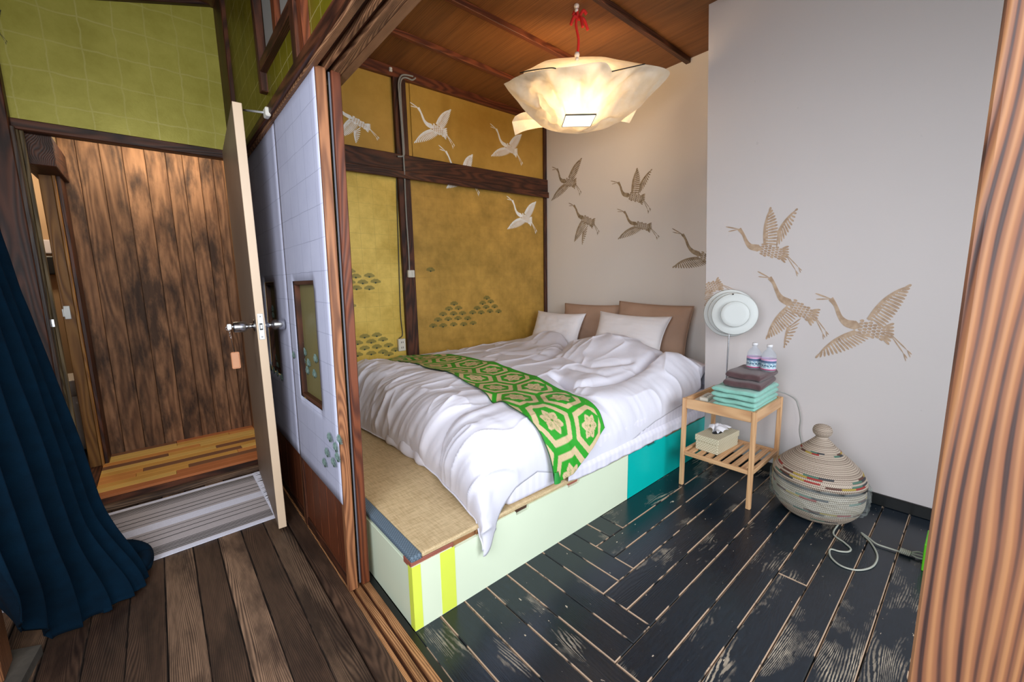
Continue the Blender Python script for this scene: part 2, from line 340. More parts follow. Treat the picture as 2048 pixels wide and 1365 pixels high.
def char_post():
    mt, nt, b = newmat('brushed_strong_grain_timber')
    tc = N(nt, 'ShaderNodeTexCoord'); mp = N(nt, 'ShaderNodeMapping'); mp.inputs['Scale'].default_value = (0.16, 1, 1)
    L(nt, tc.outputs['Object'], mp.inputs['Vector'])
    wv = N(nt, 'ShaderNodeTexWave', Scale=60.0, Distortion=60.0, Detail=2.5); wv.bands_direction = 'Y'; wv.inputs['Detail Scale'].default_value = 0.085
    L(nt, mp.outputs[0], wv.inputs['Vector'])
    n = N(nt, 'ShaderNodeTexNoise', Scale=40.0, Detail=4.0); L(nt, mp.outputs[0], n.inputs['Vector'])
    a = N(nt, 'ShaderNodeMath', operation='MULTIPLY_ADD'); L(nt, n.outputs[0], a.inputs[0]); a.inputs[1].default_value = 0.7; L(nt, wv.outputs['Fac'], a.inputs[2])
    r = ramp(nt, [(0.26, srgb(52, 30, 24)), (0.44, srgb(116, 72, 48)), (0.80, srgb(128, 84, 54)), (1.0, srgb(148, 102, 64))])
    h = N(nt, 'ShaderNodeMath', operation='MULTIPLY'); L(nt, a.outputs[0], h.inputs[0]); h.inputs[1].default_value = 0.75
    L(nt, h.outputs[0], r.inputs[0]); L(nt, r.outputs[0], b.inputs['Base Color']); b.inputs['Roughness'].default_value = 0.6
    bump(nt, b, a.outputs[0], 0.35, 0.003)
    return mt
M['nearpost'] = char_post()

# ------------------------------------------------------------------ mesh helpers
def link(name, me, mat=None, parent=None, loc=(0, 0, 0), rot=(0, 0, 0)):
    o = D.objects.new(name, me); C.objects.link(o)
    if mat is not None and me is not None and not me.materials: me.materials.append(mat)
    if parent is not None: o.parent = parent
    o.location = loc; o.rotation_euler = rot
    return o
def empty(name, loc=(0, 0, 0), rot=(0, 0, 0)):
    o = D.objects.new(name, None); C.objects.link(o); o.location = loc; o.rotation_euler = rot; o.empty_display_size = 0.05
    return o
def tag(o, label=None, cat=None, group=None, kind=None):
    if label: o['label'] = label
    if cat: o['category'] = cat
    if group: o['group'] = group
    if kind: o['kind'] = kind
    return o
def mesh(name, vs, fs, smooth=False):
    me = D.meshes.new(name); me.from_pydata([tuple(v) for v in vs], [], [tuple(f) for f in fs]); me.update()
    if smooth: me.polygons.foreach_set('use_smooth', [True]*len(me.polygons))
    return me
def box_me(sx, sy, sz, bev=0.0, name='box', seg=1):
    bm = bmesh.new(); bmesh.ops.create_cube(bm, size=1)
    bmesh.ops.scale(bm, vec=(sx, sy, sz), verts=bm.verts)
    if bev > 0: bmesh.ops.bevel(bm, geom=bm.edges[:], offset=bev, segments=seg, affect='EDGES', profile=0.5)
    me = D.meshes.new(name); bm.to_mesh(me); bm.free(); return me
def box(name, x0, x1, y0, y1, z0, z1, mat, parent=None, bev=0.002, axis='x', seg=1):
    """box in world coordinates whose grain (local X) runs along the given axis"""
    sx, sy, sz = abs(x1-x0), abs(y1-y0), abs(z1-z0); c = ((x0+x1)/2, (y0+y1)/2, (z0+z1)/2)
    bev = min(bev, 0.3*min(sx, sy, sz))
    if axis == 'x': me = box_me(sx, sy, sz, bev, name, seg); rot = (0, 0, 0)
    elif axis == 'y': me = box_me(sy, sx, sz, bev, name, seg); rot = (0, 0, PI/2)
    else: me = box_me(sz, sy, sx, bev, name, seg); rot = (0, PI/2, 0)
    o = link(name, me, mat, None, c, rot)
    if parent is not None:
        bpy.context.view_layer.update()
        o.parent = parent; o.matrix_parent_inverse = parent.matrix_world.inverted()
    return o
def adopt(o, parent):
    bpy.context.view_layer.update(); o.parent = parent; o.matrix_parent_inverse = parent.matrix_world.inverted(); return o
def slab(name, pts2, ax, v0, v1, mat, parent=None):
    """prism: 2D outline in the plane of the two other axes, extruded along axis ax from v0 to v1"""
    n = len(pts2)
    def mk(p, v):
        a = list(p); a.insert(ax, v); return a
    vs = [mk(p, v0) for p in pts2]+[mk(p, v1) for p in pts2]
    fs = [list(range(n))[::-1], list(range(n, 2*n))]+[[i, (i+1) % n, n+(i+1) % n, n+i] for i in range(n)]
    me = mesh(name, vs, fs); bm = bmesh.new(); bm.from_mesh(me); bmesh.ops.recalc_face_normals(bm, faces=bm.faces); bm.to_mesh(me); bm.free()
    o = link(name, me, mat)
    if parent is not None: adopt(o, parent)
    return o
def grid_me(P, name='grid', closed_u=False, closed_v=False, smooth=True):
    nu, nv = P.shape[:2]; vs = P.reshape(-1, 3)
    iu = np.arange(nu if closed_u else nu-1); iv = np.arange(nv if closed_v else nv-1)
    I, J = np.meshgrid(iu, iv, indexing='ij'); I2 = (I+1) % nu; J2 = (J+1) % nv
    fs = np.stack([I*nv+J, I2*nv+J, I2*nv+J2, I*nv+J2], -1).reshape(-1, 4)
    me = D.meshes.new(name); me.from_pydata(vs.tolist(), [], fs.tolist()); me.update()
    if smooth: me.polygons.foreach_set('use_smooth', [True]*len(me.polygons))
    return me
def colorize(me, cols):
    a = me.color_attributes.new('Col', 'FLOAT_COLOR', 'POINT')
    c4 = np.ones((len(me.vertices), 4), np.float32); c4[:, :3] = cols.reshape(-1, 3)
    a.data.foreach_set('color', c4.ravel())
def lathe_me(prof, seg=48, name='lathe', smooth=True):
    th = np.linspace(0, 2*PI, seg, endpoint=False)
    P = np.array([[(r*math.cos(t), r*math.sin(t), z) for t in th] for r, z in prof])
    return grid_me(P, name, closed_v=True, smooth=smooth)
def smooth_path(pts, n=8):
    pts = [np.array(p, float) for p in pts]; out = []
    P = [2*pts[0]-pts[1]]+pts+[2*pts[-1]-pts[-2]]
    for i in range(1, len(P)-2):
        for k in range(n):
            t = k/n; p0, p1, p2, p3 = P[i-1:i+3]
            out.append(0.5*((2*p1)+(-p0+p2)*t+(2*p0-5*p1+4*p2-p3)*t*t+(-p0+3*p1-3*p2+p3)*t**3))
    out.append(pts[-1]); return out
def tube_me(pts, r, seg=8, name='tube', n=8, smooth=True):
    path = smooth_path(pts, n) if n > 1 else [np.array(p, float) for p in pts]
    rings = []; up = np.array([0.13, 0.21, 0.97])
    for i, p in enumerate(path):
        t = path[min(i+1, len(path)-1)]-path[max(i-1, 0)]; t = t/(np.linalg.norm(t)+1e-9)
        a = np.cross(t, up)
        if np.linalg.norm(a) < 0.1: a = np.cross(t, np.array([1.0, 0, 0]))
        a /= np.linalg.norm(a); b_ = np.cross(t, a)
        rr = r[i] if hasattr(r, '__len__') else r
        rings.append([p+rr*(math.cos(k*2*PI/seg)*a+math.sin(k*2*PI/seg)*b_) for k in range(seg)])
    P = np.array(rings); me = grid_me(P, name, closed_v=True, smooth=smooth)
    bm = bmesh.new(); bm.from_mesh(me); bmesh.ops.holes_fill(bm, edges=bm.edges, sides=seg+1); bmesh.ops.recalc_face_normals(bm, faces=bm.faces); bm.to_mesh(me); bm.free()
    return me
def tube(name, pts, r, mat, parent=None, seg=8, n=8):
    o = link(name, tube_me(pts, r, seg, name, n), mat)
    if parent is not None: adopt(o, parent)
    return o
def cyl(name, p0, p1, r0, r1, mat, parent=None, seg=24):
    o = link(name, tube_me([p0, p1], [r0, r1], seg, name, 1, smooth=False), mat)
    if parent is not None: adopt(o, parent)
    return o
def structure(o): o['kind'] = 'structure'; return o

def vnoise(x, y, seed=0):
    xi = np.floor(x).astype(int); yi = np.floor(y).astype(int); xf = x-xi; yf = y-yi
    def h(a, b):
        n = (a*374761393+b*668265263+seed*1442695041) & 0xffffffff
        n = ((n ^ (n >> 13))*1274126177) & 0xffffffff
        return ((n ^ (n >> 16)) & 0xffff)/65535.0
    u = xf*xf*xf*(xf*(xf*6-15)+10); v = yf*yf*yf*(yf*(yf*6-15)+10)
    return (h(xi, yi)*(1-u)+h(xi+1, yi)*u)*(1-v)+(h(xi, yi+1)*(1-u)+h(xi+1, yi+1)*u)*v
def fbm(x, y, o=4, seed=0):
    s = 0; a = 0.5
    for i in range(o): s = s+a*(vnoise(x*2**i, y*2**i, seed+i)-0.5); a *= 0.5
    return s
def sstep(a, b, x):
    t = np.clip((x-a)/(b-a), 0, 1); return t*t*(3-2*t)

# ================================================================== SETTING
XW, XH, YB, ZC = 2.665, 3.16, 3.096, 2.752      # right wall, head wall, gold wall, ceiling
YG = 3.19                                       # green wall / hallway doorway
# ---- floor
fl = structure(box('floor', -1.2, 3.4, -1.7, 5.0, -0.08, -0.022, M['baseblack'], bev=0))
def plank(x0, x1, y0, y1, along, mat, edge, z=0.0, h=0.02, gap=0.0016, name='plank', parent=None):
    x0 += gap; x1 -= gap; y0 += gap; y1 -= gap
    lx, ly = (x1-x0, y1-y0) if along == 'x' else (y1-y0, x1-x0)
    me = box_me(lx, ly, h, 0, name)
    bm = bmesh.new(); bm.from_mesh(me)
    top = [f for f in bm.faces if f.normal.z > 0.9][0]
    r = bmesh.ops.bevel(bm, geom=list(top.edges), offset=0.0026, segments=1, affect='EDGES')
    for f in r['faces']: f.material_index = 1
    for f in bm.faces:
        if abs(f.normal.z) < 0.2: f.material_index = 1
    bm.to_mesh(me); bm.free()
    me.materials.append(mat); me.materials.append(edge)
    o = link(name, me, None, None, ((x0+x1)/2, (y0+y1)/2, z-h/2), (0, 0, 0 if along == 'x' else PI/2))
    o.parent = parent; o.matrix_parent_inverse = parent.matrix_world.inverted()
    return o
bpy.context.view_layer.update()
# black room: planks along y next to the partition, planks along x beyond, meeting in steps
cols_y = [(0.532, 0.632, -1.6), (0.632, 0.733, -1.6), (0.733, 0.834, 0.432), (0.834, 0.936, 0.432), (0.936, 1.037, 0.631), (1.037, 1.137, 0.631),
          (1.137, 1.235, 0.823), (1.235, 1.337, 0.823), (1.337, 1.440, 1.011), (1.440, 1.540, 1.011)]
for x0, x1, ye in cols_y: plank(x0, x1, ye, 1.150, 'y', M['floorpaint'], M['flooredge'], parent=fl)
rows_x = [(1.011, 1.143, 1.540), (0.918, 1.011, 1.337), (0.823, 0.918, 1.337), (0.723, 0.823, 1.137), (0.631, 0.723, 1.137), (0.531, 0.631, 0.936), (0.432, 0.531, 0.936)]
for k in range(20): rows_x.append((0.432-0.0985*(k+1), 0.432-0.0985*k, 0.733))
for k, (y0, y1, xst) in enumerate(rows_x):
    js = [xst, XW]
    if k == 7: js = [xst, 1.735, XW]
    if k in (11, 14, 18): js = [xst, 1.3+0.1*k-0.9, XW]
    for a, b_ in zip(js, js[1:]): plank(a, b_, y0, y1, 'x', M['floorpaint'], M['flooredge'], parent=fl)
# hall floor: weathered boards along y
hx = [-0.60, -0.50, -0.40, -0.298, -0.197, -0.096, 0.004, 0.094, 0.186, 0.278, 0.366]
HM = ['halldark', 'halldark', 'halldark', 'halldark', 'halldark', 'hall', 'halldark', 'hall', 'halldark', 'hall']
for i in range(len(hx)-1):
    plank(hx[i], hx[i+1], -1.65, 1.2+0.5*((i*7) % 3)-0.3, 'y', M['halldark'], M['halledge'], parent=fl, gap=0.0006) if i < 2 else plank(hx[i], hx[i+1], -1.65, 2.93, 'y', M[HM[i]], M['halledge'], parent=fl, gap=0.0006)
for i in range(2): plank(hx[i], hx[i+1], 1.2+0.5*((i*7) % 3)-0.3, 2.93, 'y', M['hall'], M['halledge'], parent=fl)

# ---- partition sill with tracks
sill = structure(box('trim_1', 0.368, 0.431, -1.65, YG, -0.02, 0.008, M['halldark'], axis='y'))
sill['label'] = 'dark timber floor strip along the sliding doors'
for a, b_, z1, mt in ((0.431, 0.444, 0.006, 'sillwood'), (0.444, 0.455, -0.004, 'dark'), (0.455, 0.476, 0.006, 'sillwood'), (0.476, 0.486, -0.004, 'dark'), (0.486, 0.510, 0.006, 'sillwood'), (0.510, 0.531, 0.004, 'baseblack')):
    box('sill_rail', a, b_, -1.65, YB, -0.02, z1, M[mt], sill, 0.001, 'y')

# ---- partition lintel (grooved), upper wall, transom
lin = structure(box('trim_2', 0.430, 0.462, -1.6, YG-0.02, 1.853, 1.892, M['dark'], axis='y', bev=0.004))
lin['label'] = 'dark grooved lintel over the sliding doors'
for a, b_, z0, mt in ((0.445, 0.466, 1.843, 'worn'), (0.466, 0.486, 1.862, 'dark'), (0.486, 0.500, 1.845, 'worn'), (0.500, 0.518, 1.862, 'dark'), (0.518, 0.545, 1.845, 'worn')):
    box('lintel_rail', a, b_, -1.6, YB+0.05, z0, 1.892, M[mt], lin, 0.002, 'y')
box('lintel_rail', 0.545, 0.575, -1.6, YB, 1.846, 1.92, M['worn'], lin, 0.003, 'y')
wp = structure(box('wall_partition', 0.476, 0.530, -1.6, YG-0.01, 1.892, ZC+0.1, M['olivegold'], bev=0))
# olive gold paper on the hall side, with the transom opening framed in dark wood
slab('gold_paper', [(1.0, 1.892), (YG-0.03, 1.892), (YG-0.03, 2.80), (2.165, 2.80), (2.165, 2.08), (1.30, 2.08), (1.30, 2.8), (1.0, 2.8)], 0, 0.468, 0.476, M['olivegold'], wp)
win = empty('window_1', (0.46, 1.7, 2.3)); structure(win); win['label'] = 'dark framed transom opening with a grey pane'
slab('pane', [(1.34, 2.1), (2.13, 2.1), (2.13, 2.8), (1.34, 2.8)], 0, 0.4745, 0.4765, M['greypane'], win)
box('frame_stile', 0.440, 0.474, 2.130, 2.170, 1.99, 2.79, M['dark'], win, 0.003, 'z')
box('frame_rail', 0.442, 0.474, 1.62, 2.130, 2.065, 2.105, M['dark'], win, 0.003, 'y')
box('frame_rail', 0.442, 0.474, 1.0, 1.62, 2.065, 2.105, M['dark'], win, 0.003, 'y')
box('mullion', 0.452, 0.474, 1.85, 1.90, 2.105, 2.79, M['batten'], win, 0.003, 'z')
pp = structure(box('trim_3', 0.436, 0.475, 1.555, 1.612, 1.892, 2.79, M['dark'], axis='z', bev=0.004)); pp['label'] = 'dark post rising from the lintel through the gold papered wall'
pp2 = structure(box('trim_4', 0.445, 0.476, 1.505, 1.553, 1.892, 2.79, M['batten'], axis='z', bev=0.004)); pp2['label'] = 'red-brown upright beside the dark post'
pc = structure(box('trim_5', 0.446, 0.476, 2.93, YG, 1.88, 2.80, M['dark'], axis='z', bev=0.004)); pc['label'] = 'dark corner post between green and olive papered walls'
tp = link('torn_paper', mesh('torn_paper', [(0.466, 1.612, 1.96), (0.462, 1.665, 1.945), (0.465, 1.614, 2.10), (0.4665, 1.63, 1.935), (0.468, 1.612, 1.96), (0.4675, 1.665, 1.945), (0.468, 1.614, 2.10)], [(0, 3, 1), (0, 1, 2), (4, 5, 3), (4, 6, 5), (1, 5, 6, 2), (0, 2, 6, 4)]), M['whitepaperboard']); adopt(tp, wp)

# ---- gold wall at the far side of the bed
wb = structure(box('wall_back', 0.53, XH+0.06, YB+0.004, YB+0.09, -0.02, ZC+0.05, M['goldupper'], bev=0))
def gpanel(pts, mat): return slab('gold_panel', pts, 1, YB-0.006, YB+0.004, mat, wb)
gpanel([(0.55, 2.10), (1.515, 2.14), (1.515, 2.690), (0.55, 2.655)], M['goldupper'])
gpanel([(1.665, 2.13), (XH-0.03, 2.15), (XH-0.03, 2.735), (1.665, 2.690)], M['goldupper'])
gpanel([(0.55, 0.1), (1.515, 0.1), (1.515, 2.0), (0.55, 1.96)], M['goldbright'])
gpanel([(1.615, 0.1), (XH-0.03, 0.1), (XH-0.03, 2.02), (1.615, 2.02)], M['golddull'])
def beam(name, x0, z0, x1, z1, h, y0, y1, mat, label):
    """beam along x that may slope; h = height"""
    L_ = math.hypot(x1-x0, z1-z0); me = box_me(L_, abs(y1-y0), h, 0.004, name)
    o = link(name, me, mat, None, ((x0+x1)/2, (y0+y1)/2, (z0+z1)/2), (0, -math.atan2(z1-z0, x1-x0), 0)); structure(o); o['label'] = label; return o
b1 = beam('trim_6', 0.53, 2.04, XH, 2.095, 0.155, YB-0.045, YB-0.002, M['dark'], 'dark brown rail across the gold wall')
b1b = box('lower_rail', 0.55, XH, YB-0.060, YB-0.045, 1.965, 2.02, M['dark'], None, 0.003); b1b.rotation_euler = (0, -math.atan2(0.055, XH-0.53), 0); b1b.location.z += 0.0; adopt(b1b, b1)
b2 = beam('trim_7', 0.53, 2.705, XH, 2.752, 0.075, YB-0.04, YB-0.002, M['batten'], 'red-brown rail under the ceiling on the gold wall')
b3 = structure(box('trim_8', 1.512, 1.618, YB-0.035, YB-0.002, 0.1, 2.70, M['dark'], axis='z', bev=0.004)); b3['label'] = 'dark brown upright dividing the gold wall'
b4 = structure(box('trim_9', XH-0.036, XH, YB-0.03, YB-0.002, 0.1, 2.74, M['dark'], axis='z', bev=0.003)); b4['label'] = 'thin dark strip in the corner of gold wall and white wall'

# ---- white walls
wh = structure(box('wall_head', XH, XH+0.1, 1.14, YB+0.09, -0.02, ZC+0.05, M['headplaster'], bev=0))
wr = structure(slab('wall_right', [(-1.7, -0.02), (1.146, -0.02), (1.160, 0.6), (1.248, ZC+0.05), (-1.7, ZC+0.05)], 0, XW, XH+0.1, M['plaster']))
bs = structure(box('baseboard_right', XW-0.016, XW, -1.7, 1.145, 0.0, 0.058, M['baseblack'], axis='y', bev=0.003))

# ---- bedroom ceiling: boards along y, battens along x
ce = structure(box('ceiling', 0.50, XH+0.1, -1.7, YB+0.09, ZC+0.03, ZC+0.08, M['ceil'], bev=0))
bpy.context.view_layer.update()
bx = 0.53; k = 0
while bx < XH+0.05:
    wd = 0.33
    o = link('ceiling_board', box_me(4.75, wd+0.02, 0.012, 0.001, 'ceiling_board'), M['ceil'], None, (bx+wd/2, 0.70, ZC+0.012), (0, 0.022, 0))
    o.rotation_euler = (Matrix.Rotation(0.022, 3, 'Y') @ Matrix.Rotation(PI/2, 3, 'Z')).to_euler()
    adopt(o, ce); bx += wd
for i, yb in enumerate((2.63, 2.14, 1.61, 1.10, 0.60, 0.08)):
    o = structure(box('ceiling_batten', 0.54, XH, yb-0.018, yb+0.018, ZC-0.03, ZC+0.006, M['batten'] if i != 2 else M['dark'], bev=0.003))
    adopt(o, ce)

# ---- hall: ceiling, green wall with doorway, side walls
hc = structure(box('ceiling.001', -1.2, 0.50, -1.7, YG+0.1, 2.80, 2.88, M['dark'], bev=0))
def mk_green():
    o = slab('wall_green', [(-0.44, 1.985), (0.47, 1.995), (0.47, 2.86), (-0.44, 2.86)], 1, YG, YG+0.08, M['greengold']); structure(o); return o
wgreen = mk_green()
t = beam('trim_10', -0.445, 1.962, 0.475, 1.968, 0.052, YG-0.012, YG+0.05, M['dark'], 'dark beam under the green papered wall')
t = beam('trim_11', -0.44, 2.56, 0.475, 2.845, 0.06, YG-0.03, YG+0.03, M['dark'], 'dark sloping beam above the green papered wall')
lp = structure(box('trim_12', -0.53, -0.438, YG-0.06, YG+0.06, 0.0, 2.82, M['dark'], axis='z', bev=0.004)); lp['label'] = 'dark timber post left of the doorway'
wl = structure(box('wall_left', -1.25, -1.20, -1.7, 5.0, -0.02, 2.85, M['dark'], bev=0))
pw = structure(box('wall_left_screen', -1.2, -0.53, YG-0.03, YG+0.03, 0.0, 2.8, M['dark'], bev=0))
bpy.context.view_layer.update()
for i in range(3):
    box('plank', -0.78+0.12*i, -0.664+0.12*i, YG-0.052, YG-0.03, 0.0, 1.94, M['halldark'], pw, 0.002, 'z')
# hallway behind: plank wall, right side, jambs, header
YP = 3.68
ph = structure(box('wall_hallway_end', -0.36, 0.52, YP+0.012, YP+0.05, -0.02, 2.2, M['dark'], bev=0))
pe = [-0.342, -0.268, -0.165, -0.062, 0.045, 0.150, 0.238, 0.328, 0.405, 0.462]
for i in range(len(pe)-1):
    box('plank', pe[i]+0.001, pe[i+1]-0.001, YP-0.008+0.003*(i % 2), YP+0.012, 0.07, 2.15, M['barn'], ph, 0.0025, 'z')
pr = structure(box('wall_hallway_right', 0.472, 0.54, YG+0.08, YP+0.05, -0.02, 2.2, M['dark'], bev=0))
for i in range(4):
    box('plank', 0.458, 0.472, YG+0.05+0.115*i, YG+0.163+0.115*i, 0.07, 2.15, M['orange'] if i % 2 == 0 else M['barn'], pr, 0.002, 'z')
hcl = structure(box('ceiling.002', -1.6, 0.55, YG+0.05, 5.0, 2.15, 2.2, M['dark'], bev=0))
dj = empty('door_2', (-0.40, 3.4, 0)); structure(dj); dj['label'] = 'timber frame of the side doorway in the hallway'
box('near_jamb', -0.436, -0.418, YG-0.02, YG+0.02, 0.0, 1.935, M['olivewood'], dj, 0.003, 'z')
box('near_jamb', -0.418, -0.403, YG-0.01, YG+0.01, 0.0, 1.935, M['olivewood'], dj, 0.003, 'z')
box('far_jamb', -0.419, -0.366, 3.50, 3.53, 0.0, 1.86, M['orange'], dj, 0.003, 'z')
box('far_jamb', -0.366, -0.352, 3.485, 3.54, 0.0, 1.86, M['orange'], dj, 0.003, 'z')
box('far_jamb', -0.352, -0.333, 3.50, YP, 0.0, 1.86, M['dark'], dj, 0.003, 'z')
box('header', -0.44, -0.315, YG+0.05, YP, 1.79, 1.94, M['dark'], dj, 0.003, 'y')
box('lock_strike', -0.412, -0.385, 3.494, 3.50, 0.985, 1.062, M['plate'], dj, 0.002)
box('strike_lip', -0.418, -0.410, 3.488, 3.500, 1.0, 1.045, M['plate'], dj, 0.001)
box('latch_keep', -0.425, -0.412, YG-0.028, YG-0.02, 0.965, 1.005, M['metal'], dj, 0.001)
# bathroom glimpse through the slit
bw = structure(box('wall_bathroom', -1.2, -0.36, 4.9, 4.95, -0.02, 2.15, M['bathwall'], bev=0))
bw2 = structure(box('wall_bathroom_side', -0.36, -0.34, YP, 4.9, -0.02, 2.15, M['bathwall'], bev=0))
def lathe_obj(name, prof, seg, mat, loc, parent=None, smooth=True):
    o = link(name, lathe_me(prof, seg, name, smooth), mat, None, loc)
    if parent is not None: adopt(o, parent)
    return o
wt = empty('wash_basin', tuple(at(158, 830, 1, 4.3))); wt.location.z = 0
tag(wt, 'white ceramic pedestal glimpsed low through the narrow gap of the side doorway', 'basin')
lathe_obj('bowl', [(0.001, 0.40), (0.11, 0.40), (0.15, 0.46), (0.17, 0.52), (0.165, 0.53), (0.13, 0.47), (0.001, 0.44)], 32, M['ceramic'], (wt.location.x, 4.3, 0), wt)
lathe_obj('foot', [(0.001, 0.0), (0.10, 0.0), (0.08, 0.1), (0.07, 0.3), (0.10, 0.401), (0.001, 0.401)], 32, M['ceramic'], (wt.location.x, 4.3, 0), wt)
q = at(97, 480, 1, 4.88); q2 = at(110, 550, 1, 4.88); zt_ = at(104, 508, 1, 4.88)[2]
tw = box('hand_towel', q[0]-0.14, q2[0]+0.05, 4.86, 4.895, zt_, q[2], M['cotton'], None, 0.01, seg=2); tag(tw, 'white cloth hung on the bathroom wall seen through the gap', 'towel')
cb = box('storage_box', q[0]-0.14, q2[0]+0.03, 4.80, 4.895, q2[2], zt_-0.02, M['black'], None, 0.01, seg=2); tag(cb, 'black box on the bathroom wall under the white cloth', 'box')
bl = D.lights.new('bathroom_lamp', 'POINT'); bl.energy = 14; bl.color = (1.0, 0.8, 0.55); bl.shadow_soft_size = 0.1
blo = D.objects.new('bathroom_lamp', bl); C.objects.link(blo); blo.location = (-0.75, 4.3, 2.0)
area('hallway_lamp', (0.06, 3.40, 2.12), (0.06, 3.42, 0.0), 0.7, 0.35, 7, (1.0, 0.88, 0.70))

# step of laminated strips
st = structure(box('hallway_step', -0.40, 0.462, 2.94, YP, 0.0, 0.060, M['dark'], axis='x', bev=0.002)); st['label'] = 'raised hallway floor behind the doorway'
cols = {'y': plain('yellow_strip', srgb(232, 188, 104), 0.35, var=0.06, scale=4), 'o': plain('orange_strip', srgb(222, 150, 80), 0.35, var=0.06, scale=4),
        'b': plain('brown_strip', srgb(134, 92, 66), 0.35, var=0.06, scale=4), 'g': plain('golden_strip', srgb(222, 166, 84), 0.35, var=0.06, scale=4), 'r': plain('reddish_strip', srgb(192, 116, 70), 0.35, var=0.06, scale=4)}
rows = [[(-.36, .46, 'r')], [(-.36, -.02, 'y'), (-.02, .46, 'r')], [(-.36, .04, 'g'), (.04, .46, 'b')], [(-.36, -.2, 'o'), (-.2, .30, 'g'), (.30, .46, 'o')],
        [(-.36, -.17, 'o'), (-.17, .33, 'b'), (.33, .46, 'y')], [(-.36, .46, 'g')], [(-.36, .2, 'y'), (.2, .46, 'b')], [(-.36, -.05, 'b'), (-.05, .46, 'g')],
        [(-.36, .12, 'o'), (.12, .46, 'y')], [(-.36, .46, 'y')], [(-.36, 0.0, 'y'), (0.0, .3, 'g'), (.3, .46, 'o')], [(-.36, -.0, 'b'), (.0, .46, 'r')]]
for i, rw in enumerate(rows):
    y0 = 2.945+i*0.0612
    for a, b_, c_ in rw: box('floor_strip', a+0.0006, b_-0.0006, y0+0.0005, y0+0.0607, 0.060, 0.075, cols[c_], st, 0.001)
box('side_strip', -0.44, -0.362, 2.945, YP, 0.0, 0.070, M['dark'], st, 0.002, 'y')
th = box('nosing', -0.42, 0.44, 2.905, 2.944, 0.0, 0.030, M['hall'], st, 0.003)

# ---- hall shell behind and beside the camera (left wall with window opening)
hw = structure(slab('wall_hall_side', [(-1.65, 0), (1.66, 0), (1.66, 0.62), (-0.35, 0.62), (-0.35, 2.15), (1.66, 2.15), (1.66, 2.8), (-1.65, 2.8)], 0, -0.72, -0.64, M['dark']))
bpost = structure(box('trim_13', -0.53, -0.455, 1.76, 1.86, 0.03, 2.8, M['post'], axis='z', bev=0.004)); bpost['label'] = 'timber post at lower left standing on a stone'
bst = slab('foundation_stone', [(-0.60, 1.70), (-0.42, 1.72), (-0.40, 1.88), (-0.5, 1.93), (-0.62, 1.88)], 2, -0.01, 0.03, M['stone'], bpost)

# ---- near post at the right edge
npst = structure(box('trim_14', 0.462, 0.58, -0.155, 0.012, 0.0, 1.846, M['nearpost'], axis='z', bev=0.006, seg=2)); npst['label'] = 'large strongly grained timber post at the right edge'

# ================================================================== DOORS
# sliding doors in the partition: each leans a little with the old house
LEAN = math.atan2(0.030, 1.84)
def sliding(name, x0, ynear, yfar, label, winz, seed, papered=True):
    e = empty(name, (x0, (ynear+yfar)/2, 0.0)); structure(e); e['label'] = label
    hw_ = (yfar-ynear)/2; th_ = 0.032
    def b(nm, a, c, z0, z1, xa, xb, mt, ax, bev=0.002):
        sx, sy, sz = xb-xa, c-a, z1-z0
        if ax == 'z': me = box_me(sz, sy, sx, bev, nm); rot = (0, PI/2, 0)
        else: me = box_me(sy, sx, sz, bev, nm); rot = (0, 0, PI/2)
        return link(nm, me, mt, e, ((xa+xb)/2, (a+c)/2, (z0+z1)/2), rot)
    b('stile', -hw_, -hw_+0.028, 0.008, 1.85, 0.0, th_, M['post'], 'z')
    b('stile', hw_-0.024, hw_, 0.008, 1.85, 0.0, th_, M['dark'], 'z')
    b('bottom_rail', -hw_+0.028, hw_-0.024, 0.008, 0.05, 0.004, th_-0.004, M['dark'], 'y')
    n = 5; wd = (2*hw_-0.052)/n
    for i in range(n):
        b('dado_board', -hw_+0.028+i*wd+0.001, -hw_+0.028+(i+1)*wd-0.001, 0.05, 0.42, 0.010, th_-0.010, M['batten'], 'z')
    y0, y1, z0, z1 = winz                       # window hole in door coordinates (y relative)
    zt = 1.852; zb = 0.36; ya, yb = -hw_+0.004 if papered else -hw_, hw_-0.012
    gy = sorted(set([round(v, 4) for v in list(np.linspace(ya, y0, 6))+list(np.linspace(y0, y1, 7))+list(np.linspace(y1, yb, 6))]))
    gz = sorted(set([round(v, 4) for v in list(np.linspace(zb, z0, 9))+list(np.linspace(z0, z1, 14))+list(np.linspace(z1, zt, 18))]))
    vs = []; fs = []; nz_ = len(gz)
    for y in gy:
        for z in gz: vs.append((-0.0035+0.0016*float(fbm(np.array([y*9+seed]), np.array([z*3.0]), 3, seed)[0]), y, z))
    for i in range(len(gy)-1):
        for j in range(nz_-1):
            cy_, cz_ = (gy[i]+gy[i+1])/2, (gz[j]+gz[j+1])/2
            if y0 < cy_ < y1 and z0 < cz_ < z1: continue
            a = i*nz_+j; fs.append((a, a+1, a+nz_+1, a+nz_))
    me = mesh('paper', vs, fs, True); o = link('paper', me, M['shoji'], e)
    md = o.modifiers.new('s', 'SOLIDIFY'); md.thickness = 0.0012
    # small window with its frame
    wv = link('pane', box_me(0.004, y1-y0, z1-z0, 0, 'pane'), M['dullpane'], e, (0.022, (y0+y1)/2, (z0+z1)/2))
    fr = 0.016
    for (a, c, d_, f_, ax) in ((y0, y0+fr*0.6, z0, z1, 'z'), (y1-fr, y1, z0, z1, 'z'), (y0, y1, z0, z0+fr, 'y'), (y0, y1, z1-fr, z1, 'y')):
        b('window_frame', a, c, d_, f_, 0.0, 0.024, M['dark'], ax, 0.001)
    e.rotation_euler = (0, LEAN, 0)
    return e
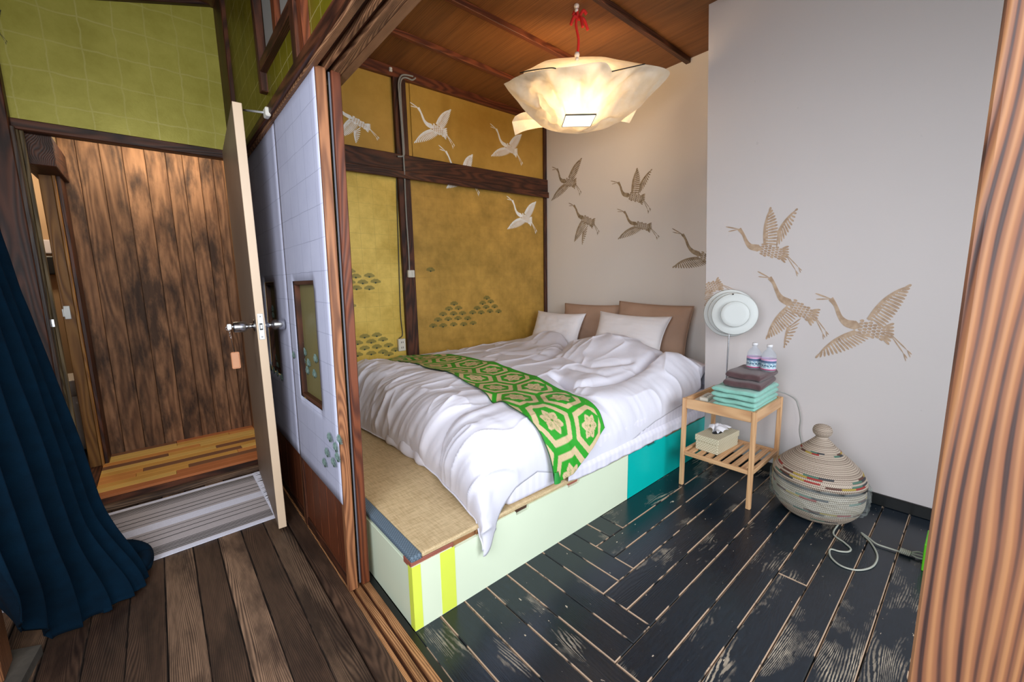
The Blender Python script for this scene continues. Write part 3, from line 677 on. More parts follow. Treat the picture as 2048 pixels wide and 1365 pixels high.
w1 = sliding('door_3', 0.431, 1.462, 2.062, 'near sliding door papered in white squares with a tall dull gold window', (-0.125, 0.180, 0.675, 1.175), 1)
w2 = sliding('door_4', 0.434, 2.062, 2.92, 'far sliding door papered in white squares beside the open cream door', (-0.17, 0.06, 0.70, 1.175), 5)
# the door in the second track: seen edge-on
w3 = empty('door_5', (0.480, 1.77, 0)); structure(w3); w3['label'] = 'second track sliding door seen edge-on as a red-brown stile'
link('stile', box_me(1.84, 0.034, 0.030, 0.003, 'stile'), M['batten'], w3, (0.015, -0.29, 0.93), (0, PI/2, 0))
link('stile', box_me(1.84, 0.034, 0.030, 0.003, 'stile'), M['batten'], w3, (0.015, 0.30, 0.93), (0, PI/2, 0))
link('gold_leaf_panel', box_me(0.012, 0.56, 1.80, 0, 'gold_leaf_panel'), M['golddull'], w3, (0.015, 0.0, 0.93))
link('rail', box_me(0.56, 0.024, 0.034, 0.002, 'rail'), M['batten'], w3, (0.015, 0.0, 0.03), (0, 0, PI/2))
w3.rotation_euler = (0, LEAN, 0)
w3s = link('weather_strip', box_me(1.83, 0.006, 0.006, 0.001, 'weather_strip'), M['gapgrey'], w3, (-0.004, -0.292, 0.93), (0, PI/2, 0))

# cream room door, open, latch edge towards the camera
dd = empty('door_1', (0.321, 2.09, 0.013)); structure(dd); dd['label'] = 'open cream door seen from its latch edge with round knobs'
DW, DT, DH = 0.80, 0.034, 1.892
ang = math.atan2(0.385-0.335, 0.80)
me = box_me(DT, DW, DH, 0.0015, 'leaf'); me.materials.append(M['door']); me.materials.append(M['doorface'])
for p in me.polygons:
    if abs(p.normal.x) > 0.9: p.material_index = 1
link('leaf', me, None, dd, (DT/2, DW/2, DH/2))
kz = 0.966
lpv = link('latch_plate', box_me(0.022, 0.003, 0.115, 0.001, 'latch_plate'), M['plate'], dd, (DT/2, -0.0015, kz), (0, 0, 0))
link('latch_recess', box_me(0.012, 0.002, 0.030, 0, 'latch_recess'), M['black'], lpv, (0, -0.001, 0.0))
link('latch_bolt', box_me(0.009, 0.006, 0.018, 0.001, 'latch_bolt'), M['plate'], lpv, (0.0, -0.004, 0.0))
for z_ in (-0.045, 0.045): link('screw', lathe_me([(0.0001, 0), (0.003, 0), (0.003, 0.001), (0.0001, 0.0012)], 12, 'screw'), M['metal'], lpv, (0, -0.0015, z_), (PI/2, 0, 0))
for sgn, nm in ((-1, 'left'), (1, 'right')):
    base = 0 if sgn < 0 else DT
    pr_ = [(0.0001, 0), (0.030, 0), (0.031, 0.004), (0.026, 0.007), (0.011, 0.009), (0.011, 0.030), (0.019, 0.034), (0.024, 0.042), (0.0245, 0.078), (0.022, 0.083), (0.0001, 0.084)]
    kn = link('knob', lathe_me(pr_, 40, 'knob'), M['metal'], dd, (base, 0.055, kz), (0, sgn*PI/2, 0))
dd.rotation_euler = (0, 0, -ang)
# key and tag
bpy.context.view_layer.update()
kp = at(463, 654, 1, 2.13)
key = empty('key', tuple(kp)); tag(key, 'small silver key with peach tag hanging in the left knob of the cream door', 'key')
def kb(nm, s, lc, mt, bev=0.001, rot=(0, 0, 0), parent=None):
    return link(nm, box_me(*s, bev, nm), mt, parent or key, lc, rot)
kb('blade', (0.022, 0.002, 0.007), (0.012, 0, 0), M['metal'])
kb('bow', (0.016, 0.003, 0.024), (-0.008, 0, 0), M['plate'], 0.003)
link('ring', tube_me([(0.008*math.cos(a), 0.0, 0.008*math.sin(a)) for a in np.linspace(0, 2*PI, 17)], 0.0009, 6, 'ring', 1), M['metal'], key, (-0.014, 0.0, -0.006))
for i in range(4): link('chain_link', tube_me([(0.0035*math.cos(a), 0.0, 0.0055*math.sin(a)) for a in np.linspace(0, 2*PI, 9)], 0.0009, 5, 'chain_link', 1), M['metal'], key, (-0.010+0.001*i, 0.0, -0.020-0.010*i), (0, 0, PI/2*(i % 2)))
link('string', tube_me([(-0.006, 0, -0.055), (-0.003, 0.001, -0.09), (0.0, 0, -0.118)], 0.0012, 6, 'string', 4), M['cord_black'], key)
tg = kb('tag', (0.032, 0.004, 0.074), (0.001, 0, -0.148), M['keytag'], 0.004); tg.data.polygons.foreach_set('use_smooth', [False]*len(tg.data.polygons))
# door closer arm under the lintel
ca = empty('door_stay', (0.36, 2.13, 1.88)); tag(ca, 'thin white metal stay reaching from the top of the cream door to the lintel', 'door stay')
qa = at(487, 220, 1, 2.14); qb = at(534, 226, 0, 0.428)
tube('arm', [tuple(qa), tuple(qb)], 0.0045, M['plate'], ca, 8, 1)
link('bracket', box_me(0.02, 0.045, 0.035, 0.004, 'bracket'), M['whiteplastic'], None, tuple(qb)); adopt(D.objects['bracket'], ca)

# ================================================================== WIRING ON THE GOLD WALL
cn = empty('conduit', (1.58, YB-0.05, 2.0)); tag(cn, 'grey cables bending from the ceiling down the dark upright of the gold wall', 'cable')
yv = YB-0.055
def wallpts(px, y=yv): return [tuple(at(a, b_, 1, y)) for a, b_ in px]
tube('cable', wallpts([(831, 156), (824, 160), (814, 156), (806, 156), (801, 164), (801, 190), (804, 240), (808, 300), (806, 312), (795, 313)]), 0.0065, M['conduit'], cn)
tube('cable', wallpts([(826, 153), (812, 150), (802, 152), (797, 165), (798, 190), (802, 240), (806, 300), (809, 350)]), 0.0065, M['conduit'], cn)
tube('cable', wallpts([(809, 340), (810, 380), (813, 440), (817, 500), (819, 545)], YB-0.045), 0.0055, M['conduit'], cn)
q = at(822, 548, 1, YB-0.05)
sw = empty('wall_switch', (q[0], YB-0.035, q[2])); tag(sw, 'small cream switch box at the end of the grey cable on the dark upright', 'switch')
link('box', box_me(0.058, 0.026, 0.058, 0.004, 'box'), M['whiteplastic'], sw, (0, -0.013, 0))
link('rocker', box_me(0.020, 0.006, 0.034, 0.002, 'rocker'), M['whiteplastic'], sw, (0.012, -0.027, 0))
w_ = empty('thin_wire', (1.49, YB-0.01, 1.6)); tag(w_, 'thin dark wire running down the left edge of the dark upright to the outlet', 'wire')
tube('wire', wallpts([(781, 141), (782, 150), (789, 165), (791, 220), (791, 300), (788, 313)], YB-0.012), 0.004, M['wire'], w_)
tube('wire', wallpts([(793, 350), (794, 400), (797, 500), (800, 600), (802, 640), (805, 670), (798, 678), (797, 690)], YB-0.012), 0.004, M['wire'], w_)
q = at(781, 139, 1, YB-0.045); lathe_obj('insulator', [(0.0001, 0), (0.012, 0), (0.013, 0.01), (0.008, 0.014), (0.013, 0.018), (0.012, 0.026), (0.0001, 0.028)], 20, M['whitepaperboard'], (q[0], YB-0.045, q[2]-0.014), w_)
q = at(803, 690, 1, YB-0.02)
ol = empty('outlet', (q[0], YB-0.006, q[2])); tag(ol, 'cream double outlet at the foot of the bright gold panel', 'outlet')
link('box', box_me(0.062, 0.028, 0.100, 0.004, 'box'), M['whiteplastic'], ol, (0, -0.014, 0))
for z_ in (-0.022, 0.022):
    for x_ in (-0.006, 0.008): link('slot', box_me(0.004, 0.003, 0.014, 0, 'slot'), M['black'], ol, (x_, -0.028, z_))

# ================================================================== STENCILLED CRANES (flat paint, 0.6 mm)
def ribbon(pts, ws):
    pts = [np.array(p, float) for p in pts]; sp = smooth_path([np.array([p[0], p[1], 0]) for p in pts], 5)
    wi = np.interp(np.linspace(0, len(pts)-1, len(sp)), range(len(pts)), ws)
    Lf, Rt = [], []
    for i, p in enumerate(sp):
        t_ = sp[min(i+1, len(sp)-1)]-sp[max(i-1, 0)]; t_ /= np.linalg.norm(t_)+1e-9; n_ = np.array([-t_[1], t_[0], 0])
        Lf.append((p+n_*wi[i]/2)[:2]); Rt.append((p-n_*wi[i]/2)[:2])
    return Lf, Rt
def strip_polys(Lf, Rt):
    return [[Lf[i], Lf[i+1], Rt[i+1], Rt[i]] for i in range(len(Lf)-1)]
def lens(a, b_, w_, bend=0.0):
    a = np.array(a, float); b_ = np.array(b_, float); d = b_-a; n_ = np.array([-d[1], d[0]]); n_ = n_/(np.linalg.norm(n_)+1e-9)
    ts = [0, .25, .5, .8, .95, 1]; wsx = [0.25, .75, 1.0, 1.0, .55, .05]
    Lf = []; Rt = []
    for t_, ww in zip(ts, wsx):
        p = a+d*t_+n_*bend*math.sin(PI*t_); Lf.append(p+n_*w_*ww/2); Rt.append(p-n_*w_*ww/2)
    return strip_polys(Lf, Rt)
def wing(rf, rb, tip, n, bow=0.12, w_=None, mid=None):
    rf, rb, tip = [np.array(p, float) for p in (rf, rb, tip)]
    d = tip-rf; nn = np.array([-d[1], d[0]]); side = -1 if np.dot(nn, rb-rf) > 0 else 1
    lead = lambda f: rf+d*f+nn*side*bow*math.sin(PI*f)*0.6
    ctrl = (tip+rb)/2+(-nn*side)*0.10 if mid is None else np.array(mid, float)
    trail = lambda f: (1-f)**2*tip+2*f*(1-f)*ctrl+f*f*rb
    P = []; Lw = np.linalg.norm(d); w_ = w_ or Lw*0.95/n*0.74
    for i in range(n):
        f = i/(n-1)
        s_ = lead(0.80*(1-f)**1.1+0.05); e = trail(f*0.97)
        P += lens(s_+(e-s_)*0.12, e, w_*(1.0 if f < 0.7 else 0.85))
    for i in range(n-2):                                   # coverts
        f = i/(n-3); s_ = lead(0.78*(1-f)+0.03); e = trail(0.08+f*0.85)
        P += lens(s_+(e-s_)*0.0, s_+(e-s_)*0.26, w_*1.1)
    Lf, Rt = ribbon([lead(f) for f in (0.0, .25, .5, .75, .93)], [w_*1.2, w_*1.3, w_*1.1, w_*0.9, w_*0.3])
    P += strip_polys(Lf, Rt)
    return P
def body(beak1, beak2, head, neck, chest, rump, tail, feet1, feet2):
    P = []; head, chest, rump, tail = [np.array(p, float) for p in (head, chest, rump, tail)]
    sc = np.linalg.norm(tail-head)
    P += lens(head, beak1, sc*0.022); P += lens(head, beak2, sc*0.018)
    Lf, Rt = ribbon([head-0.035*(head-np.array(neck[0]))]+[head]+list(neck)+[chest], [sc*.03, sc*0.075]+[sc*0.05, sc*0.065, sc*0.10][:len(neck)]+[sc*0.12]); P += strip_polys(Lf, Rt)
    d = rump-chest; n_ = np.array([-d[1], d[0]])/np.linalg.norm(d); u = d/np.linalg.norm(d); Lb = np.linalg.norm(d)
    # breast shield
    Lf, Rt = ribbon([chest-u*sc*0.06, chest+u*sc*0.02, chest+u*sc*0.10], [sc*0.06, sc*0.13, sc*0.03]); P += strip_polys(Lf, Rt)
    for i in range(7):                                    # scale feathers
        for j in range(-2, 3):
            a = chest+u*(sc*0.07+Lb*0.95*i/6.5)+n_*(j+(0.5 if i % 2 else 0))*sc*0.042*(1.05-0.05*abs(j))
            P += lens(a, a+u*sc*0.062+n_*j*sc*0.004, sc*0.036)
    for j in range(-3, 4):                                # tail feathers
        a = rump+n_*j*sc*0.028; P += lens(a, a+u*sc*(0.15-0.012*abs(j))+n_*j*sc*0.022, sc*0.034)
    for f in (feet1, feet2):
        f = np.array(f, float); a = rump+u*sc*0.06+n_*(0.02 if f is feet2 else -0.02)*sc
        kn = a+(f-a)*0.80; P += lens(a, kn, sc*0.016); P += lens(kn, f, sc*0.016); P += lens(kn, f+n_*sc*0.04-u*sc*0.01, sc*0.014)
    return P
Z3 = lambda pts: [(1380+a/3.792, 380+b_/3.792) for a, b_ in pts]
def TA(up=True, low=True):
    p = Z3([(950, 785), (955, 830), (1070, 828), (1105, 880), (1140, 965), (1185, 1010), (1240, 1025), (1470, 1080), (1530, 1130), (1682, 1250), (1648, 1280)])
    P = body(p[0], p[1], p[2], p[3:6], p[6], p[7], p[8], p[9], p[10])
    if up: a = Z3([(1350, 985), (1465, 1050), (1682, 720), (1600, 930)]); P += wing(a[0], a[1], a[2], 15, 0.16, mid=a[3])
    if low: a = Z3([(1255, 1070), (1385, 1110), (952, 1277), (1230, 1240)]); P += wing(a[0], a[1], a[2], 16, 0.14, mid=a[3])
    return P, Z3([(950, 785), (1682, 1250), (952, 1277)])
def TB():
    p = Z3([(270, 280), (290, 317), (375, 298), (405, 340), (430, 395), (460, 430), (505, 440), (690, 480), (740, 520), (848, 613), (822, 641)])
    P = body(p[0], p[1], p[2], p[3:6], p[6], p[7], p[8], p[9], p[10])
    a = Z3([(568, 420), (655, 425), (615, 130), (700, 260)]); P += wing(a[0], a[1], a[2], 13, 0.12, mid=a[3])
    a = Z3([(665, 330), (650, 440), (818, 142), (770, 340)]); P += wing(a[0], a[1], a[2], 12, 0.10, mid=a[3])
    return P, Z3([(270, 280), (848, 613), (615, 130)])
def TC():
    p = Z3([(512, 618), (518, 658), (605, 668), (635, 710), (665, 780), (695, 825), (740, 850), (910, 945), (965, 960), (1052, 1100), (1025, 1122)])
    P = body(p[0], p[1], p[2], p[3:6], p[6], p[7], p[8], p[9], p[10])
    a = Z3([(740, 885), (835, 940), (578, 1135), (740, 1080)]); P += wing(a[0], a[1], a[2], 15, 0.14, mid=a[3])
    a = Z3([(745, 1040), (845, 965), (715, 1200), (800, 1120)]); P += wing(a[0], a[1], a[2], 9, 0.06, mid=a[3])
    return P, Z3([(512, 618), (1052, 1100), (578, 1135)])
def crane(tmpl, anchors, ax, val, off, mat, parent, label, clip=None):
    """anchors: beak tip, foot, wing tip in the photograph; the stencil is mapped affinely between them on the wall"""
    P, T = tmpl
    def wc(px, py, a_, v_):
        q_ = at(px, py, a_, v_); return np.array([q_[1-a_], q_[2]])
    # template in wall coordinates of the right wall (its home)
    src = np.array([wc(*p, 0, XW) for p in T]); dst = np.array([wc(*p, ax, val) for p in anchors])
    A = np.hstack([src, np.ones((3, 1))]); Mx = np.linalg.solve(A, dst)
    vs = []; fs = []; off0 = off
    for pi_, poly in enumerate(P):
        off = off0+(pi_*7 % 41)*1.2e-5
        q_ = [np.append(wc(x, y, 0, XW), 1) @ Mx for x, y in poly]
        if clip and any(clip(*k_) for k_ in q_): continue
        b_ = len(vs)
        for lay in (off, 0.0):
            for k_ in q_:
                vs.append((val-lay, k_[0], k_[1]) if ax == 0 else (k_[0], val-lay, k_[1]))
        n = len(q_); fs.append(tuple(range(b_, b_+n)))
        fs += [(b_+i, b_+(i+1) % n, b_+n+(i+1) % n, b_+n+i) for i in range(n)]
    me = mesh('painted_crane', vs, fs)
    bm = bmesh.new(); bm.from_mesh(me); bmesh.ops.recalc_face_normals(bm, faces=bm.faces); bm.to_mesh(me); bm.free()
    o = link('painted_crane', me, mat); adopt(o, parent); o['label'] = label; return o
O6 = 0.0008
crane(TA(), Z3([(950, 785), (1682, 1250), (952, 1277)]), 0, XW, O6, M['crane_gold'], wr, 'gold stencilled crane farthest right')
crane(TB(), Z3([(270, 280), (848, 613), (615, 130)]), 0, XW, O6, M['crane_gold'], wr, 'gold stencilled crane with both wings raised')
crane(TC(), Z3([(512, 618), (1052, 1100), (578, 1135)]), 0, XW, O6, M['crane_gold'], wr, 'gold stencilled crane with wings lowered')
crane(TA(False), [(1348, 560), (1475, 582), (1395, 640)], 0, XW, O6, M['crane_gold'], wr, 'tail of a crane cut by the wall corner', clip=lambda y, z: y > 1.185)
hy = XH
crane(TA(), [(1104, 334), (1163, 385), (1103, 402)], 0, hy, O6, M['crane_bronze'], wh, 'bronze crane nearest the gold wall')
crane(TC(), [(1137, 406), (1199, 464), (1149, 484)], 0, hy, O6, M['crane_bronze'], wh, 'bronze crane with wings lowered')
crane(TB(), [(1221, 362), (1302, 420), (1275, 336)], 0, hy, O6, M['crane_bronze'], wh, 'bronze crane with both wings raised')
crane(TA(False), [(1234, 418), (1319, 474), (1236, 479)], 0, hy, O6, M['crane_bronze'], wh, 'bronze crane with one lowered wing')
crane(TA(), [(1344, 457), (1470, 560), (1345, 536)], 0, hy, O6, M['crane_bronze'], wh, 'bronze crane running into the corner', clip=lambda y, z: y < 1.21)
yg = YB-0.006; G2 = lambda pts: [(640+a/3.412, b_/3.412) for a, b_ in pts]
crane(TA(), G2([(612, 697), (920, 995), (643, 978)]), 1, yg, O6, M['crane_white'], wb, 'white crane on the upper gold panel')
crane(TA(), G2([(1160, 843), (1384, 1117), (1168, 1068)]), 1, yg, O6, M['crane_white'], wb, 'white crane beside the paper lamp')
crane(TA(), G2([(808, 990), (1090, 1318), (865, 1287)]), 1, yg, O6, M['crane_white'], wb, 'white crane crossed by the dark rail')
crane(TA(), [(1013, 392), (1074, 463), (1015, 459)], 1, yg, O6, M['crane_white'], wb, 'white crane on the lower gold panel')
crane(TC(), [(640, 186), (759, 277), (684, 274)], 1, yg, O6, M['crane_white'], wb, 'white crane cut off by the door stile')
crane(TA(), [(-64, 20), (15, 84), (-50, 90)], 1, YG, O6, M['crane_dark'], wgreen, 'dark crane foot at the edge of the green wall', clip=lambda x, z: x < -0.438)

# pine fans
def fan(cx, cy, r, ax, val, parent, mat, squash=0.8, off=0.0007, local=None):
    """half-round pine motif standing on its point at pixel (cx,cy) with radius r metres"""
    q_ = at(cx, cy, ax, val); u0 = q_[1-ax]; z0 = q_[2]; vs = []; fs = []
    def quad(pl):
        b_ = len(vs)
        for lay in (off, 0.0):
            for a, c in pl: vs.append((val-lay, u0+a, z0+c) if ax == 0 else (u0+a, val-lay, z0+c))
        n = len(pl); fs.append(tuple(range(b_, b_+n))); fs.extend([(b_+i, b_+(i+1) % n, b_+n+(i+1) % n, b_+n+i) for i in range(n)])
    nw = 13
    for i in range(nw):
        a0 = PI*(0.08+0.84*i/nw); a1 = PI*(0.08+0.84*(i+0.62)/nw)
        ro = r*(0.92+0.08*((i*5) % 3)/2); ri = r*0.2
        quad([(ri*math.cos(a0), ri*math.sin(a0)*squash), (ro*math.cos(a0), ro*math.sin(a0)*squash), (ro*math.cos(a1), ro*math.sin(a1)*squash), (ri*math.cos(a1), ri*math.sin(a1)*squash)])
    me = mesh('pine_fan', vs, fs); o = link('pine_fan', me, mat)
    ev = []
    for i in range(8):
        t_ = 2*PI*i/8; ev.append((r*0.16*math.cos(t_), r*0.12+r*0.13*math.sin(t_)))
    vs2 = []; n = 8
    for lay in (off*1.6, 0.0):
        for a, c in ev: vs2.append((val-lay, u0+a, z0+c) if ax == 0 else (u0+a, val-lay, z0+c))
    me2 = mesh('eye', vs2, [tuple(range(8))]+[(i, (i+1) % 8, 8+(i+1) % 8, 8+i) for i in range(8)])
    adopt(o, parent)
    if ax == 1 or True:
        # the dark eye is part of the same painted motif
        base = len(vs); fs2 = [tuple(j+base for j in p.vertices) for p in me2.polygons]
        me3 = mesh('pine_fan', vs+vs2, fs+fs2); me3.materials.append(mat); me3.materials.append(M['fan_eye'])
        for k_ in range(len(fs), len(me3.polygons)): me3.polygons[k_].material_index = 1
        o.data = me3
    return o
F5 = lambda a, b_: (640+a/3.412, 380+b_/3.412)
left_f = [(205, 570), (245, 605), (337, 600), (205, 645), (292, 645), (380, 640), (250, 685), (337, 685), (210, 805),
          (305, 1015), (388, 1005), (258, 1060), (350, 1050), (430, 1035), (215, 1100), (305, 1095), (388, 1085), (468, 1075), (258, 1140), (350, 1130), (430, 1120), (515, 1105), (470, 1135)]
for a, b_ in left_f: fan(*F5(a, b_), 0.047, 1, yg, wb, M['fan_green'], squash=0.8)
right_f = [(915, 790), (945, 820), (880, 825), (840, 862), (912, 858), (972, 855), (1042, 850), (805, 900), (875, 895), (942, 890), (1008, 890), (772, 942), (840, 940), (912, 932), (980, 930), (1045, 922),
           (1138, 750), (1110, 785), (1165, 775), (1072, 820), (1133, 812), (1192, 808), (1100, 850), (1160, 840), (1218, 842), (755, 560)]
for a, b_ in right_f: fan(*F5(a, b_), 0.047, 1, yg, wb, M['fan_green'], squash=0.85)
# fans on the sliding doors (teal) : coordinates on the leaning paper plane approximated at its foot
def dfan(px, py, r, e, x):
    o = fan(px, py, r, 0, x, e, M['fan_teal'], squash=1.1, off=0.0006)
for a, b_ in ((660, 885), (655, 915), (672, 905), (668, 935), (650, 935), (680, 890), (676, 925)): dfan(a, b_, 0.035, w1, 0.4305)
for a, b_ in ((588, 718), ): dfan(a, b_, 0.032, w1, 0.4375)
for a, b_ in ((543, 742), (549, 748), (556, 754), (564, 762)): dfan(a, b_, 0.034, w2, 0.437)
for a, b_ in ((603, 690), (602, 706), (610, 713), (608, 729), (618, 735), (632, 727), (616, 750), (630, 757)): dfan(a, b_, 0.036, w1, 0.4625)
for a, b_ in ((546, 625), (547, 638), (546, 715), (552, 722), (546, 735), (556, 738)): dfan(a, b_, 0.036, w2, 0.4635)

# ================================================================== BED PLATFORM, TATAMI, MATTRESS
PX0, PY0 = 0.536, 1.143
pf = empty('bed_platform', (1.6, 2.1, 0)); tag(pf, 'low built-in bed platform with pale green and turquoise painted fronts', 'platform')
def jag(name, x0, x1, mat, steps):
    pts = [(x0, 0.0), (x1, 0.0)]
    for xa, z in steps[::-1]: pts.append((xa, z))
    return slab(name, pts, 1, PY0, PY0+0.014, mat, pf)
jag('front_panel', PX0, 1.773, M['palegreen'], [(PX0, 0.236), (0.69, 0.237), (0.692, 0.228), (0.80, 0.230), (0.86, 0.232), (0.862, 0.248), (0.99, 0.248), (0.993, 0.232), (1.06, 0.233), (1.063, 0.249), (1.30, 0.250), (1.303, 0.236), (1.38, 0.236), (1.383, 0.250), (1.60, 0.246), (1.773, 0.247)])
jag('front_panel', 1.777, XW-0.001, M['tealpaint'], [(1.777, 0.246), (1.96, 0.247), (1.963, 0.236), (2.05, 0.236), (2.053, 0.250), (2.15, 0.250), (2.153, 0.238), (XW-0.001, 0.242)])
box('end_panel', PX0, PX0+0.014, PY0+0.014, YB-0.05, 0.0, 0.236, M['palegreen'], pf, 0.001, 'y')
box('tape_stripe', PX0-0.0008, PX0+0.030, PY0-0.0012, PY0, 0.002, 0.236, M['tape'], pf, 0)
box('tape_stripe', PX0-0.0012, PX0, PY0-0.0008, PY0+0.028, 0.002, 0.234, M['tape'], pf, 0)
box('tape_stripe', 0.641, 0.700, PY0-0.0012, PY0, 0.002, 0.236, M['tape'], pf, 0)
box('core', PX0+0.014, XH-0.02, PY0+0.016, YB-0.07, 0.0, 0.226, M['rawwood'], pf, 0)
lt = [(PX0-0.002, 0.70, 'lath', 0.004), (0.70, 0.80, 'rawwood', 0.012), (0.80, 0.995, 'rawwood', 0.008), (0.995, 1.065, 'dark', 0.014), (1.065, 1.30, 'rawwood', 0.008), (1.30, 1.385, 'lath', 0.013), (1.385, 1.62, 'rawwood', 0.007), (1.62, 1.96, 'rawwood', 0.006), (1.96, 2.055, 'dark', 0.012), (2.055, XW-0.002, 'rawwood', 0.008)]
for a, b_, mt, dy in lt: box('edge_slat', a+0.001, b_-0.001, PY0+dy, PY0+0.06, 0.2265, 0.2495, M[mt], pf, 0.0015)
tt = empty('tatami_mat', (1.5, 2.1, 0.25)); tag(tt, 'straw coloured woven tatami mat with blue-grey cloth edging on the bed platform', 'tatami mat')
box('rush_surface', PX0+0.040, XH-0.03, PY0+0.004, YB-0.07, 0.250, 0.268, M['tatami'], tt, 0.006, 'x', 2)
box('edging', PX0-0.001, PX0+0.0405, PY0+0.002, YB-0.075, 0.248, 0.269, M['tatamiedge'], tt, 0.006, 'x', 2)

MX0, MX1, MY0, MY1, MZ = 0.955, XH-0.03, 1.151, YB-0.10, 0.269
ma = link('mattress', box_me(MX1-MX0, MY1-MY0, 0.155, 0.030, 'mattress', 4), M['sheet'], None, ((MX0+MX1)/2, (MY0+MY1)/2, MZ+0.0775))
for p in ma.data.polygons: p.use_smooth = True
tag(ma, 'white mattress in a satin striped sheet lying on the tatami platform', 'mattress')

Pd = np.zeros((160, 12, 3))
for i in range(160):
    for j in range(12):
        f = j/11; xx = 1.30+(XW-0.012-1.30)*i/159; e_ = min(1, i/14)
        Pd[i, j] = (xx, 1.156-(0.017+0.002*math.sin(xx*61)*f)*min(1, f*2.2), 0.325-(0.325-0.2705)*f*(1.0) - 0.016*f*f*e_+0.002*math.sin(xx*23)*f)
sd = link('sheet_drape', grid_me(Pd, 'sheet_drape'), M['sheet']); adopt(sd, ma)
md = sd.modifiers.new('s', 'SOLIDIFY'); md.thickness = 0.0015
# ================================================================== DUVET
def pxz(pts, z): return [tuple(at(a_, b_, 2, z)[:2]) for a_, b_ in pts]
creases = [  # (polyline in xy, width, depth)
    (pxz([(700, 765), (745, 784), (790, 806), (840, 834), (885, 850)], 0.54), 0.045, 0.085),
    (pxz([(885, 850), (940, 842), (985, 824)], 0.54), 0.05, 0.045),
    (pxz([(1112, 753), (1142, 766), (1178, 767), (1231, 755), (1284, 741), (1316, 730), (1345, 719)], 0.58), 0.035, 0.060),
    (pxz([(1085, 700), (1125, 685), (1150, 665)], 0.66), 0.05, 0.060),
    (pxz([(920, 690), (1010, 700), (1085, 700)], 0.62), 0.05, 0.022),
    (pxz([(1120, 700), (1180, 715), (1260, 712)], 0.66), 0.03, 0.016),
    (pxz([(1150, 730), (1210, 738), (1260, 728)], 0.62), 0.03, 0.014),
    (pxz([(1120, 745), (1135, 775), (1180, 790), (1250, 800)], 0.57), 0.04, 0.020),
]
bumps = [  # x, y, rx, ry, h
    (1.05, 2.55, 0.18, 0.30, 0.085), (1.20, 2.10, 0.16, 0.25, 0.045), (1.05, 1.50, 0.22, 0.26, 0.050), (0.98, 1.85, 0.10, 0.18, 0.02),
    (2.54, 1.80, 0.26, 0.40, 0.155), (2.15, 1.85, 0.35, 0.35, 0.030), (2.72, 2.62, 0.22, 0.26, 0.10), (2.48, 1.30, 0.20, 0.11, 0.055), (1.65, 1.36, 0.3, 0.16, -0.015),
    (2.78, 2.0, 0.16, 0.4, 0.03), (1.9, 2.55, 0.5, 0.35, 0.02), (1.75, 2.0, 0.3, 0.5, 0.015)]
def seg_d(x, y, P):
    best = np.full(x.shape, 9.0)
    for (ax_, ay), (bx_, by) in zip(P, P[1:]):
        dx, dy = bx_-ax_, by-ay; t = np.clip(((x-ax_)*dx+(y-ay)*dy)/(dx*dx+dy*dy), 0, 1)
        best = np.minimum(best, np.hypot(x-ax_-t*dx, y-ay-t*dy))
    return best
def top_h(x, y):
    h = 0.575+0*x
    for bx_, by, rx, ry, a in bumps: h = h+a*np.exp(-((x-bx_)/rx)**2-((y-by)/ry)**2)
    for P, wd, dp in creases: h = h-dp*np.exp(-(seg_d(x, y, P)/wd)**2)
    return h
def foot_x(y):            # outline of the foot end
    return np.interp(y, [1.12, 1.3, 1.55, 1.85, 2.15, 2.5, 3.0], [0.80, 0.835, 0.875, 0.905, 0.885, 0.86, 0.86])
def head_x(y):
    return np.interp(y, [1.12, 1.35, 1.5, 1.8, 2.2, 2.5, 2.8, 3.02], [2.78, 2.84, 2.74, 2.74, 2.70, 2.78, 2.90, 2.95])
def hem_z(x):             # height of the hem on the near side
    return np.interp(x, [0.8, 0.86, 0.93, 1.0, 1.12, 1.20, 1.3, 1.6, 1.75, 1.9, 2.05, 2.4, 2.6, 2.72, 2.85], [0.18, 0.225, 0.29, 0.345, 0.37, 0.34, 0.285, 0.282, 0.295, 0.33, 0.36, 0.395, 0.45, 0.54, 0.55])
NU, NV = 420, 400
